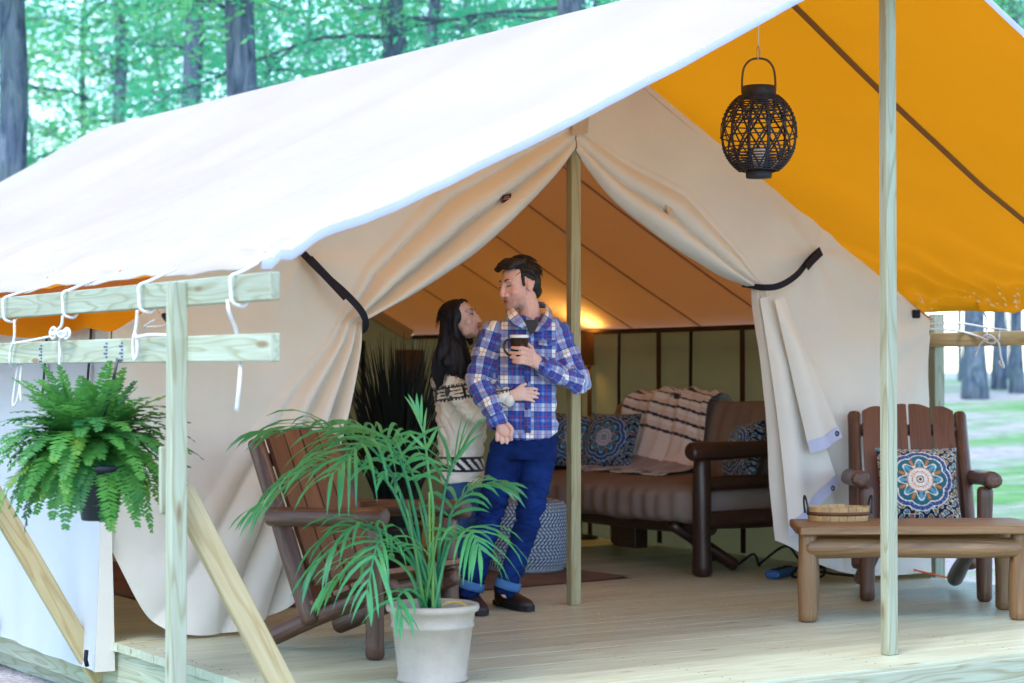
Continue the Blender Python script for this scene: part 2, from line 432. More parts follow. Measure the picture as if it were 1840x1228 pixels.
# --- right half
F1 = smoothline([(.005, 2.40), (.10, 2.285), (.24, 2.15), (.43, 2.03), (.62, 1.925), (.81, 1.84), (1.0, 1.755), (1.20, 1.70)], 90)
F2 = smoothline([(1.20, 1.70), (1.215, 1.55), (1.25, 1.30), (1.29, 1.0), (1.32, .66), (1.37, .28)], 90)
ER = np.concatenate([F1, F2[1:]])
O1 = polyline([(0, RZ + .03), (HW, EZ)], 120); O2 = polyline([(HW, EZ), (2.575, .8), (2.58, .035)], NS - 119)
OR = np.concatenate([O1, O2[1:]])
AR = polyline([(.005, 2.40), (0, RZ + .03)], NTT)
BR = smoothline([(1.37, .28), (1.53, .20), (1.70, .12), (1.95, .06), (2.25, .035), (2.58, .035)], NTT)
wr_ = lambda s: lerp_tab(s, [(0, .14), (.08, .22), (.25, .34), (.40, .24), (.47, .15), (.5, .12), (.56, .22), (.7, .55), (.85, .85), (1, 1.0)])
ar_ = lambda s: lerp_tab(s, [(0, .012), (.06, .045), (.25, .085), (.42, .085), (.5, .05), (.56, .05), (.7, .06), (.85, .06), (1, .045)])
def nr_(P, s):
    up = roll(P, 2.3, .7); dn = roll(np.clip(P, 0, 2) ** .8, 3.2, .95)
    k = 1 / (1 + np.exp((s - .5) * 60)); return k * up + (1 - k) * dn
def ex_r(x, z):
    d = math.hypot(x - 1.64, z - 1.92)
    r = math.hypot(x - 1.2, z - 1.7); th = math.atan2(z - 1.7, x - 1.2)
    t2 = math.atan2(z - 1.5, 2.6 - x); rr_ = math.hypot(x - 2.5, z - 1.5); th2 = math.atan2(z - 1.92, x - 1.64)
    return .022 * math.sin(8 * t2 + 1) * math.exp(-rr_ / .8) * min(1, rr_ * 3) + .014 * math.sin(7 * th2) * math.exp(-d / .5) * min(1, d * 4) - .02 * math.exp(-(d / .25) ** 2) + .03 * math.sin(9 * th) * min(1, r / .4) * max(0, min(1, (1.6 - z) * 2)) * max(0, 1 - r / 1.5)
G, vs, ns, nt = door_panel('front_wall', ER, OR, AR, BR, ts, wr_, ar_, nr_, -.005, ex_r)
fr = mesh_obj('front_wall', vs, grid_faces(ns, nt), 'canvas', tent, True)
fr['label'] = 'right door side of the front wall gathered into folds by a black strap'
right_vs = np.array(vs).reshape(ns, nt, 3)

# loose corners of the right door flap hanging in front of the wall, white webbing hems with grommets
def hanging_flap(name, top0, top1, bot0, bot1, y, waves, amp, hem, sag=.0):
    n, m = 50, 40; vs = []
    for i in range(n):
        s = i / (n - 1)
        a = np.array(top0) * (1 - s) + np.array(bot0) * s; b = np.array(top1) * (1 - s) + np.array(bot1) * s
        for j in range(m):
            tq = j / (m - 1); p = a * (1 - tq) + b * tq
            bulge = .045 * math.sin(math.pi * tq) * min(1, s * 3)
            x = p[0] + sag * math.sin(math.pi * s) * (1 - tq)
            vs.append((x, y - .05 * s - bulge - amp * s * math.sin(waves * math.pi * tq + .6), p[1]))
    o = mesh_obj(name, vs, grid_faces(n, m), 'canvas', tent, True)
    V = np.array(vs).reshape(n, m, 3); k = int(n * (1 - hem))
    H = V[k:].copy(); H[:, :, 1] -= .004
    h = mesh_obj('hem', H.reshape(-1, 3), grid_faces(n - k, m), 'hem_white', o, True)
    gp = H[(n - k) // 2, int(m * .86)]
    rv, rf = lathe([(.013, 0), (.016, .004), (.010, .006), (.006, .002)], 14)
    gm = mesh_obj('grommet', [(gp[0] + a, gp[1] - .002 - c, gp[2] + b) for a, b, c in rv], rf, 'black_metal', o, True)
    return o
hanging_flap('door_flap', (1.205, 1.64), (1.30, 1.66), (1.36, .31), (1.72, .585), -.07, 2.2, .032, .075, .02)
hanging_flap('door_flap', (1.27, 1.63), (1.34, 1.65), (1.47, .775), (1.73, .86), -.12, 1.7, .024, .085, .0)

# reinforcement patch, woven label, velcro tab
def patch(name, pts, mat, y, parent=tent):
    return mesh_obj(name, [(x, y, z) for x, z in pts] + [(x, y + .004, z) for x, z in pts], [(0, 1, 2, 3), (7, 6, 5, 4), (0, 4, 5, 1), (1, 5, 6, 2), (2, 6, 7, 3), (3, 7, 4, 0)], mat, parent)
plain('canvas_patch', (.52, .42, .31), (.47, .37, .27), 30, .9, .1, .2)
plain('label_red', (.10, .012, .016), (.06, .008, .012), 120, .8, .2)
plain('label_thread', (.35, .22, .18), (.30, .18, .14), 80, .8, .2)
patch('reinforcement_patch', [(-.045, 2.47), (.055, 2.49), (.065, 2.60), (-.04, 2.585)], 'canvas_patch', -.045)
def surf_y(V, x, z):
    d = (V[:, :, 0] - x) ** 2 + (V[:, :, 2] - z) ** 2; k = np.unravel_index(np.argmin(d), d.shape); return float(V[k][1])
ly = surf_y(left_vs, -.455, 2.12) - .016
lb = patch('woven_label', [(-.485, 2.095), (-.43, 2.11), (-.427, 2.15), (-.482, 2.135)], 'label_red', ly)
patch('label_lettering', [(-.478, 2.112), (-.437, 2.123), (-.437, 2.128), (-.478, 2.117)], 'label_thread', ly - .005, lb)
patch('label_lettering', [(-.472, 2.124), (-.443, 2.132), (-.443, 2.136), (-.472, 2.128)], 'label_thread', ly - .005, lb)
ry = surf_y(right_vs, .60, 2.10) - .03
patch('fastening_tab', [(.59, 2.07), (.635, 2.055), (.595, 2.15), (.555, 2.165)], 'canvas_patch', ry)

# black tie straps
def strap(name, pts, wd, mat='webbing', parent=tent, th=.004, nrm=(0, -1, 0)):
    P = catmull(pts, 6); vs, fs = [], []; n = len(P); N = Vector(nrm)
    for i in range(n):
        t = (P[min(i + 1, n - 1)] - P[max(i - 1, 0)]).normalized(); sd = t.cross(N).normalized() * wd / 2; nn = sd.cross(t).normalized() * th
        vs += [P[i] - sd, P[i] + sd, P[i] + sd + nn, P[i] - sd + nn]
    for i in range(n - 1):
        for a, b in ((0, 1), (1, 2), (2, 3), (3, 0)): fs.append((i * 4 + a, i * 4 + b, i * 4 + 4 + b, i * 4 + 4 + a))
    fs += [(3, 2, 1, 0), tuple((n - 1) * 4 + k for k in range(4))]
    return mesh_obj(name, vs, fs, mat, parent)
s1 = strap('tie_strap', [(-1.62, -.05, 1.80), (-1.53, -.07, 1.71), (-1.42, -.125, 1.60), (-1.33, -.12, 1.51), (-1.285, -.06, 1.44), (-1.28, .03, 1.42)], .036)
strap('strap_tail', [(-1.60, -.075, 1.775), (-1.50, -.10, 1.67), (-1.43, -.138, 1.585)], .040, parent=s1)
s2 = strap('tie_strap', [(1.67, -.05, 1.93), (1.56, -.07, 1.86), (1.40, -.15, 1.77), (1.27, -.16, 1.71), (1.20, -.10, 1.70), (1.17, .03, 1.72)], .036)
strap('strap_tail', [(1.65, -.08, 1.915), (1.57, -.10, 1.865), (1.50, -.125, 1.82)], .042, parent=s2)
board('buckle', (2.44, -.03, 1.60), (2.44, -.03, 1.55), .05, .022, 'webbing', tent, up=(0, -1, 0))

# side walls, back wall (grids with soft vertical ripples)
def wall_grid(name, fn, nu, nv, mat, flip=False, parent=tent):
    vs = [fn(i / (nu - 1), j / (nv - 1)) for i in range(nu) for j in range(nv)]
    return mesh_obj(name, vs, grid_faces(nu, nv, flip=flip), mat, parent, True)
def side_l(a, b):
    y = .0 + a * TD; z = EZ - b * (EZ + .13); k = b * (1 - b) * 4
    flare = -.05 * b - .035 * max(0, 1 - a * 9) * b
    return (-HW - .012 + flare + .014 * math.sin(y * 5.2 + 1.0) * b + .02 * fbm(y * .9, z * .7) * k + .006 * math.sin(y * 17) * b, y - .03 * b * max(0, 1 - a * 10), z)
wall_grid('side_wall', side_l, 150, 24, 'canvas_side', True)['label'] = 'bright white left side wall hanging over the deck edge'
# the side wall's turned-in front edge
vs = []
for i in range(20):
    b = i / 19; p = side_l(0, b); p = (p[0] - .001, p[1], p[2])
    wd = .01 + .11 * max(0, b - .25) ** 1.0
    for j in range(4): vs.append((p[0] + wd * j / 3, p[1] - .004 - .012 * j / 3, p[2]))
mesh_obj('wall_return', vs, grid_faces(20, 4), 'canvas', tent, True)
tube('wall_toggle', [(-2.69, -.02, -.03), (-2.70, -.035, -.07), (-2.69, -.03, -.100)], .010, 'webbing', tent, 6)
tube('wall_toggle', [(-2.655, 1.38, -.02), (-2.665, 1.38, -.05), (-2.655, 1.38, -.09)], .013, 'webbing', tent, 6)
for py in (.78, .18):
    strap('window_strap', [(-2.595, py, 1.50), (-2.60, py, 1.36), (-2.62, py - .005, 1.12)], .022, nrm=(-1, 0, 0))
# scalloped orange strip standing in for the fly underside along the left eave
vv = []
for i in range(160):
    yv = -1.05 + i / 159 * (TD + .95); sc3 = abs(math.sin(yv * 2.3)) ; tp = min(1, max(.05, (yv + 1.05) / .7))
    for j in range(6):
        k = j / 5; vv.append((-2.66 - .03 * k + .012 * math.sin(yv * 7) * k, yv, 1.60 - k * tp * (.17 + .035 * sc3)))
mesh_obj('fly_underside_strip', vv, grid_faces(160, 6), 'fly_under', tent, True)
def side_r(a, b):
    y = a * TD; z = EZ - b * (EZ + .02)
    return (HW + .01 + .02 * math.sin(y * 4) * b + .03 * fbm(y * 1.1, z * 1.1, 5) * b, y, z)
wall_grid('side_wall', side_r, 120, 24, 'canvas_olive')['label'] = 'olive lit right side wall seen from inside'
plain('seam_brown', (.075, .040, .022), (.055, .03, .018), 30, .9, .1)
fabric('roof_seam', (.50, .31, .32), (.46, .28, .29), .34, (.8, .62, .66))
for yy in (.95, 1.71, 2.64, 3.5, 4.6, 5.6):
    strap('wall_seam', [(HW - .03, yy, EZ - .02), (HW - .028, yy, .8), (HW - .025, yy, .02)], .05, 'seam_brown', nrm=(-1, 0, 0))
for yy in (1.3, 2.26, 3.11, 4.1):
    strap('window_strap', [(HW - .035, yy, EZ - .03), (HW - .04, yy, 1.1), (HW - .03, yy, .62)], .034, nrm=(-1, 0, 0))
strap('eave_band', [(HW - .02, 0.3, EZ - .01), (HW - .02, 3, EZ - .015), (HW - .02, TD, EZ - .01)], .035, 'seam_brown', nrm=(-1, 0, 0))
def back_w(a, b):
    x = -HW + 2 * HW * a; zt = gable(x) - .01; z = zt * (1 - b) - .02 * b
    return (x, TD - .02 + .03 * fbm(x, z, 9), z)
wall_grid('back_wall', back_w, 80, 30, 'canvas_olive')
for xx in (-1.6, -.4, .8, 1.62):
    strap('wall_seam', [(xx, TD - .06, gable(xx) - .1), (xx, TD - .07, 1.0), (xx, TD - .06, .02)], .05, 'seam_brown')
for xx in (.35, 1.25, 2.05):
    strap('window_strap', [(xx, TD - .07, 1.5), (xx, TD - .08, 1.0), (xx, TD - .07, .5)], .045)
# roof of the tent body
def roof_r(sg):
    def fn(a, b):
        y = -.01 + a * (TD + .02); x = sg * b * (HW + .03); sag = -.05 * math.sin(math.pi * b) * (1 + .35 * math.sin(y * 6.6))
        return (x, y, RZ - (RZ - EZ) * b + sag * .7)
    return fn
wall_grid('roof', roof_r(1), 80, 24, 'canvas_roof'); wall_grid('roof', roof_r(-1), 80, 24, 'canvas_roof', True)
for yy in (.62, 1.4, 2.2, 3.0, 3.9, 4.9):
    pts = [roof_r(1)((yy + .01) / (TD + .02), b) for b in (0, .25, .5, .75, 1)]
    strap('roof_seam', [(p[0], p[1], p[2] - .012) for p in pts], .020, 'roof_seam', nrm=(-.5, 0, -.86))
# timber frame inside, back gable rafter that catches the light
board('rafter', (1.75, TD - .10, 1.93), (2.50, TD - .10, 1.545), .04, .10, 'pine_warm', tent)
board('rafter', (-2.5, TD - .10, 1.545), (-.05, TD - .10, 2.97), .04, .10, 'pine_warm', tent)

# ================================================================ rain fly
FZ0, FZ1, FXE, FEZ = 3.095, 3.24, 3.03, 1.575
FY0, FY1 = -2.55, 7.1
fly = thing('rain_fly', 'big white rain fly with orange underside stretched over tent and porch', 'rain fly', (0, 0, FZ0))
ties = [-2.45, -1.72, -1.0, -.25, .5, 1.3, 2.1, 2.9, 3.7, 4.5, 5.3, 6.1, 7.0]
def scallop(y):
    for a, b in zip(ties, ties[1:]):
        if a <= y <= b:
            k = (y - a) / (b - a); return math.sin(math.pi * k)
    return 0
def fly_pt(sg, a, b):
    y = FY0 + a * (FY1 - FY0); sc = scallop(y)
    ridge = FZ0 + (FZ1 - FZ0) * min(1, max(0, (y + 2.5) / 9))
    ez = FEZ + .02 + .035 * sc * 0 + .02 * math.sin(y * 1.3)
    xe = FXE - (.015 if sg < 0 else .045) * sc
    x = sg * xe * b
    z = ridge + (ez - ridge) * b + (.012 if sg < 0 else .05) * sc * b ** 6
    # slack between the ridge and the eave, tension wrinkles running down the slope, pressure of the tent corner
    z -= .055 * math.sin(math.pi * b) * (1 - .5 * math.exp(-((y - 0.0) / .5) ** 2))
    wr = math.sin(y * 3.3 + 2.2 * b + sg) * .010 + math.sin(y * 8.1 - 3.2 * b) * .0045
    z += wr * math.sin(math.pi * b) ** .5 + .018 * fbm(y * .55, x * .8, 2 + sg) * math.sin(math.pi * b)
    z += .016 * fbm((y + x * .9) * 2.6, (y - x) * .55, 7 + sg) * b * b
    # creases fanning up the slope from every tie-down, and slack folds near the eave
    for yt in ties:
        dy = y - yt; dx = (1 - b) * xe; r_ = math.hypot(dy, dx)
        if r_ < 1.6: z += (.017 if sg < 0 else .028) * math.sin(11 * math.atan2(dx, dy) + yt * 3) * math.exp(-(r_ / .75) ** 1.3) * min(1, r_ * 5)
    z += (.012 if sg < 0 else .032) * math.sin((y * 1.7 + x * sg * 2.6) * 3.1 + 1.5 * fbm(y, x)) * b ** 1.5 * math.sin(math.pi * min(1, b * 1.02)) * max(0, fbm(y * .7, x * .7, 4) + .25)
    yy = y
    if a < .06: yy = y + (1 - a / .06) * .05 * math.sin(math.pi * b)      # front edge hollows a little
    return (x, yy, z)
def fly_half(sg):
    nu, nv = 300, 80; top = [fly_pt(sg, i / (nu - 1), j / (nv - 1)) for i in range(nu) for j in range(nv)]
    bot = [(x, y, z - .006) for x, y, z in top]; N = nu * nv
    fs = grid_faces(nu, nv, flip=(sg > 0)); m = [0] * len(fs)
    f2 = grid_faces(nu, nv, N, flip=(sg < 0)); fs += f2; m += [1] * len(f2)
    rim = [i * nv + nv - 1 for i in range(nu)]
    for a, b in zip(rim, rim[1:]): fs.append((a, b, b + N, a + N)); m.append(0)
    for row in (0, (nu - 1) * nv):
        for j in range(nv - 1): fs.append((row + j, row + j + 1, row + j + 1 + N, row + j + N)); m.append(0)
    o = mesh_obj('roof_sheet', top + bot, fs, None, fly, True, ['fly_top', 'fly_under'], m); o.location = (0, 0, -FZ0)
    bm = bmesh.new(); bm.from_mesh(o.data); bmesh.ops.recalc_face_normals(bm, faces=bm.faces); bm.to_mesh(o.data); bm.free()
    # folded front hem hanging from the edge
    hv = []
    for j in range(nv):
        x, y, z = fly_pt(sg, 0, j / (nv - 1)); hv += [(x, y - .004, z + .004), (x, y - .007, z - .014), (x, y - .004, z - .030)]
    h = mesh_obj('edge_hem', hv, grid_faces(nv, 3, flip=(sg > 0)), 'hem_white', fly, True); h.location = (0, 0, -FZ0)
    return o
fly_half(-1); fly_half(1)
def on_fly(sg, x, y, dz=-.016):
    a = (y - FY0) / (FY1 - FY0); p = fly_pt(sg, a, min(1, abs(x) / FXE)); return (p[0], y, p[2] + dz - FZ0)
for ya, yb in ((-1.50, -1.22), (.9, .95)):
    strap('seam', [on_fly(1, .02 + k * 2.95, ya + (yb - ya) * k) for k in np.linspace(0, 1, 12)], .046, 'fly_seam', fly, .003, (-.45, 0, -.9))

# ================================================================ poles
def pole(p, zt, wd, dp, label, mat='pine'):
    o = thing('tent_pole', label, 'pole', (p[0], p[1], 0)); b = board('upright', (0, 0, 0), (0, 0, zt), wd, dp, mat, o, up=(0, -1, 0)); return o
pole((.015, .03), 2.42, .062, .052, 'square pine pole in the tent doorway that the man leans on', 'pine_warm_lit')['group'] = 'square pine tent poles'
pole((.118, -2.24), 3.06, .060, .050, 'square pine pole standing at the front edge of the porch')['group'] = 'square pine tent poles'
board('ridge_beam', (.0, -2.4, 3.045), (.0, 7.0, 3.10), .038, .07, 'pine', tent)

# ================================================================ side rail frames with ropes
RX = -3.12
railL = thing('rail_frame', 'pine post and rail frame with diagonal braces beside the white wall', 'rail frame', (RX, -2.1, -.34), group='pine guy rail frames')
def relL(p): return (p[0] - RX, p[1] + 2.1, p[2] + .34)
for z in (1.505, 1.306):
    r_ = board('rail', relL((RX + .028, -2.79, z)), relL((RX + .028, 5.8, z + .01)), .038, .092, 'pine', railL)
ink = []
for (yy, n) in ((-.62, 6), (-1.36, 5), (-1.52, 6)):
    for k in range(n):
        ink.append(([(RX + .008, yy, 1.34 - k * .013), (RX + .008, yy + .02 + .02 * (k % 2), 1.34 - k * .013), (RX + .008, yy + .02 + .02 * (k % 2), 1.333 - k * .013), (RX + .008, yy, 1.333 - k * .013)], [(0, 1, 2, 3)]))
vs, fs = join_data(ink); o = mesh_obj('lumber_stamp', [relL(p) for p in vs], fs, 'ink', railL); o['kind'] = 'stuff'
for py in (-2.1, .12, 2.4, 4.6):
    board('post', relL((RX - .02, py, -.34)), relL((RX - .02, py, 1.545 if py < 0 else 1.52)), .052, .062, 'pine', railL, up=(1, 0, 0))
    board('brace', relL((RX + .02, py + .055, .80 if py < 0 else .74)), relL((RX + .575, py + .055, -.20)), .040, .092, 'pine_warm', railL, up=(0, 1, .3) if False else (0, 0, 1))
    board('foot_beam', relL((RX - .15, py + .09, -.275)), relL((DX0 + .0, py + .09, -.275)), .04, .09, 'pine', railL)
board('block', relL((RX - .005, -1.97, .96)), relL((RX - .005, -1.97, .72)), .02, .05, 'pine', railL, up=(1, 0, 0))
RXR = 3.12
railR = thing('rail_frame', 'pine post and rail frame on the far side behind the armchair', 'rail frame', (RXR, .42, -.34), group='pine guy rail frames')
def relR(p): return (p[0] - RXR, p[1] - .42, p[2] + .34)
board('rail', relR((RXR, -2.7, 1.435)), relR((RXR, 5.8, 1.435)), .038, .09, 'pine_warm', railR)
for py in (-2.1, .52, 2.6):
    board('post', relR((RXR + .03, py, -.34)), relR((RXR + .03, py, 1.60)), .06, .085, 'pine', railR, up=(1, 0, 0))

def rope(label, pts, r=.0062, grp='white guy ropes', sm=6):
    P = catmull(pts, sm); o = tube('rope', P, r, 'rope', None, 7); tag(o, label, 'rope', grp); return o
def loop(c, ax, ay, n=14, t0=0, t1=6.28): return [Vector(c) + Vector(ax) * math.cos(t0 + (t1 - t0) * k / n) + Vector(ay) * math.sin(t0 + (t1 - t0) * k / n) for k in range(n + 1)]
XF = RX - .002           # face of the rails
def rp(u, v, dx=0.0): return onX(u, v, XF - .008 + dx)
def eave(y): return Vector((fly_pt(-1, (y - FY0) / (FY1 - FY0), .985)[0], y, fly_pt(-1, (y - FY0) / (FY1 - FY0), .985)[2]))
def wrap(u, vt, vb):
    y = rp(u, vt).y; zt, zb = 1.555, 1.455
    return [eave(y), Vector((RX + .03, y, zt + .008)), Vector((XF - .007, y, zt - .01)), Vector((XF - .008, y, (zt + zb) / 2)), Vector((XF - .006, y - .01, zb + .004)), Vector((RX + .03, y - .012, zb - .008)), Vector((RX + .055, y - .01, zb + .02))]
rope('white rope looped over the upper rail end with a long loose tail', wrap(415, 500, 540))
rope('loose white rope tail hanging past the end of the lower rail', [rp(409, 540), rp(412, 562), rp(425, 597, .05), rp(432, 640, .06), rp(430, 690), rp(425, 738)], grp='white guy ropes')
rope('white rope looped over the upper rail above its stamped lower rail', wrap(250, 515, 560))
k_ = [rp(247, 558), rp(244, 590), rp(240, 606, -.008)] + loop(rp(243, 624, -.010), Vector((0, -.022, 0)), Vector((0, 0, .045)), 12, 1.2, 7.2) + [rp(248, 606, -.012), rp(270, 602), rp(304, 603)]
rope('white rope knotted over the lower rail right of the fern', k_)
rope('white rope looped over the upper rail above the bow', wrap(113, 530, 565))
k_ = [rp(113, 568), rp(109, 588)] + loop(rp(96, 599, -.012), Vector((0, .032, 0)), Vector((0, 0, .022)), 10, 0, 6.0) + loop(rp(120, 600, -.014), Vector((0, -.034, 0)), Vector((0, 0, .020)), 10, 3, 9.2) + loop(rp(112, 601, -.018), Vector((0, -.045, 0)), Vector((0, 0, .012)), 10, 1, 7) + [rp(108, 610), rp(108, 640), rp(107, 657)]
rope('white rope tied in a bow above the lower rail', k_)
rope('white rope looped over the upper rail at the left picture edge', wrap(6, 540, 575))
rope('thin white rope crossing the lower rail at the far left', [rp(26, 575), rp(26, 600), rp(24, 616), rp(19, 630), rp(18, 652), rp(24, 660, .04)])
rope('thin slack white rope running from the bow along the lower rail', [rp(20, 618), rp(50, 613), rp(86, 606)], .005)
rope('pair of thin white rope ends hanging below the lower rail', [rp(33, 656, .05), rp(27, 690, .05), rp(23, 727, .05), rp(30, 722, .05), rp(36, 690, .05), rp(39, 656, .05), rp(36, 690, .045), rp(38, 722, .05)], .005)
# guy line under the fly at the left, with buckle
rope('thin guy line with a black buckle under the orange fly', [Vector((-2.57, -.1, 1.62)), onX(300, 575, -2.8), onX(260, 588, -2.95), Vector((-3.06, -1.7, 1.42))], .004)
bk = board('buckle', onX(297, 566, -2.8), onX(310, 583, -2.8), .035, .02, 'webbing', None, up=(0, -1, 0)); tag(bk, 'small black plastic buckle on the thin guy line', 'buckle')
# right side ropes
def rr(u, v, x=3.07): return onX(u, v, x)
def eaveR(y): p = fly_pt(1, (y - FY0) / (FY1 - FY0), .985); return Vector(p)
rope('white rope from the far eave tied in a knot on the far rail', [eaveR(-.02), rr(1772, 570), rr(1773, 600), rr(1774, 606)] + loop(rr(1778, 610), Vector((0, -.05, -.01)), Vector((0, 0, .025)), 10, .5, 6.6) + [rr(1795, 618), rr(1798, 640), rr(1804, 660), rr(1797, 655), rr(1796, 648)])
rope('short white rope end beside the knot on the far rail', [rr(1779, 606), rr(1764, 616), rr(1757, 628), rr(1752, 640)])
rope('taut white rope running from the far post to the far rail', [Vector((2.6, .15, 1.52)), rr(1722, 581), rr(1772, 589), rr(1810, 594), rr(1797, 594), rr(1795, 612)], .006)
rope('second white rope slanting from the far post to the knot', [Vector((2.62, .2, 1.50)), rr(1720, 595), rr(1760, 606), rr(1775, 612)], .007)
# ================================================================ furniture on the porch
def arc_slat(name, w_, h0, h1, th, mat, parent, M, lean=0.0, trap=0.0):
    """upright board, rounded top, long axis local X"""
    n = 9; prof = [(0, -w_ / 2), (0, w_ / 2)]
    vs = []; L = h1
    top = []
    for k in range(n):
        f = k / (n - 1) - .5; top.append((h0 + lean * f * w_ * 2 + (h1 - h0) * (1 - (2 * f) ** 2) * .35, f * w_ * (1 + trap)))
    pts = [(0, w_ / 2), (0, -w_ / 2)] + [(a, b) for a, b in top]
    m = len(pts)
    vs = [(a, b, -th / 2) for a, b in pts] + [(a, b, th / 2) for a, b in pts]
    fs = [tuple(range(m - 1, -1, -1)), tuple(range(m, 2 * m))] + [(k, (k + 1) % m, m + (k + 1) % m, m + k) for k in range(m)]
    bm = bmesh.new(); bv = [bm.verts.new(v) for v in vs]
    for f in fs: bm.faces.new([bv[i] for i in f])
    bmesh.ops.recalc_face_normals(bm, faces=bm.faces)
    o = bm_obj(name, bm, mat, parent); o.matrix_local = M; return o

def make_chair(label):
    c = thing('log_armchair', label, 'armchair', group='log armchairs on the porch')
    xs = .315
    for sx in (-1, 1):
        k = 1 if sx < 0 else 5
        log('front_leg', (sx * xs, .06, 0), (sx * xs, .06, .615), .045, .042, 'log_dark', c, k, .02)
        log('stringer', (sx * (xs - .055), -.02, .345), (sx * (xs - .055), .70, .050), .042, .046, 'log_dark', c, k + 1, .022)
        log('back_post', (sx * (xs - .01), .42, .14), (sx * (xs - .015), .775, 1.0), .046, .040, 'log_dark', c, k + 2, .022)
        log('arm', (sx * (xs + .035), -.03, .655), (sx * (xs + .035), .655, .635), .046, .042, 'log_dark', c, k + 3, .014)
    dv = Vector((0, .355, .86)).normalized(); nrm = Vector((0, -.86, .355)).normalized()
    def bp(z): return Vector((0, .42 + (z - .14) * .355 / .86, z))
    log('back_rail', bp(.90) + Vector((-xs - .0, .01, 0)), bp(.90) + Vector((xs, .01, 0)), .032, .032, 'log_dark', c, 21, .03)
    log('back_rail', bp(.40) + Vector((-xs, .01, 0)), bp(.40) + Vector((xs, .01, 0)), .032, .032, 'log_dark', c, 22, .03)
    M = Matrix((dv, Vector((1, 0, 0)), dv.cross(Vector((1, 0, 0))))).transposed().to_4x4()
    for k in range(4):
        x = -.198 + k * .132; Mm = M.copy(); Mm.translation = bp(.30) + nrm * .040 + Vector((x, 0, 0))
        arc_slat('back_slat', .118, .775 if k in (1, 2) else .755, .805, .022, 'slat_red', c, Mm, .10 * (1 if k < 2 else -1))
    sd = Vector((0, .80, -.315)).normalized(); sn = Vector((0, .315, .80)).normalized()
    for k in range(5):
        p = Vector((0, .0, .340)) + sd * (.02 + k * .110) + sn * .060
        board('seat_slat', p - Vector((.325, 0, 0)), p + Vector((.325, 0, 0)), .098, .026, 'slat_red', c, up=sn)
    log('front_rail', (-xs, .06, .31), (xs, .06, .31), .036, .036, 'log_dark', c, 31)
    return c
ch = make_chair('dark log armchair standing empty behind the potted palm')
ch.location = (-1.55, -1.09, 0); ch.rotation_euler = (0, 0, R(26))
# keep the near rear foot on its surveyed spot
ch2 = dup(ch, (1.665, -.90, 0), R(-36), 'dark log armchair holding a patterned cushion behind the low table')

ch.scale = (.93, .93, .93)
# low log table
tb = thing('log_table', 'low honey brown log coffee table carrying a round tray', 'table', (.574, -1.189, 0), math.atan2(-.5, .942))
for (x, y, k) in ((0, 0, 1), (1.067, 0, 2), (.105, .42, 3), (1.13, .42, 4)):
    log('leg', (x, y, 0), (x, y, .44), .047, .044, 'log_tan', tb, 40 + k, .012)
for k in range(4):
    y = -.045 + .135 * k + .03; board('top_plank', (-.055 + .022 * k, y, .452), (1.19, y, .452), .131, .042, 'log_tan', tb, bev=.006)
log('apron_log', (-.02, .0, .362), (1.09, .0, .362), .050, .048, 'log_tan', tb, 46)
log('apron_log', (.08, .42, .362), (1.12, .42, .362), .048, .048, 'log_tan', tb, 47)

# round split-wood tray with iron handles
tray = thing('tray', 'oval split wood tray with a dark band and black loop handles', 'tray', (*onZ(1506, 935, .474)[:2], .474), R(-28))
ov = .72
def oval(prof, n=48):
    vs, fs = lathe(prof, n); return [(x, y * ov, z) for x, y, z in vs], fs
vs, fs = oval([(.0, .004), (.150, .004), (.156, .012)]); mesh_obj('floor', vs, fs, 'basket_wood', tray, True)
nst = 22
stave = None
for k in range(nst):
    a0 = 2 * math.pi * k / nst + .012; a1 = 2 * math.pi * (k + 1) / nst - .012; hh = .072 + random.uniform(-.003, .003); v = []
    for r, z in ((.152, 0), (.162, hh), (.153, hh), (.143, 0)):
        for a in (a0, (a0 + a1) / 2, a1): v.append((r * math.cos(a), r * math.sin(a) * ov, z))
    f = [(0, 1, 4, 3), (1, 2, 5, 4), (3, 4, 7, 6), (4, 5, 8, 7), (6, 7, 10, 9), (7, 8, 11, 10), (9, 10, 1, 0), (10, 11, 2, 1), (0, 3, 6, 9), (2, 11, 8, 5)]
    mesh_obj('stave', v, f, 'basket_wood', tray)
plain('band_brown', (.14, .05, .02), (.10, .035, .015), 30, .5, .4)
vs, fs = oval([(.1565, .028), (.1605, .028), (.1625, .046), (.158, .046)]); mesh_obj('band', vs, fs, 'band_brown', tray, True)
for sx in (-1, 1):
    p = [Vector((sx * .163, -.035, .035)), Vector((sx * .168, -.036, .08)), Vector((sx * .172, -.02, .115)), Vector((sx * .173, 0, .124)), Vector((sx * .172, .02, .115)), Vector((sx * .168, .036, .08)), Vector((sx * .163, .035, .035))]
    tube('handle', p, .0055, 'black_metal', tray, 8, smooth_n=5)

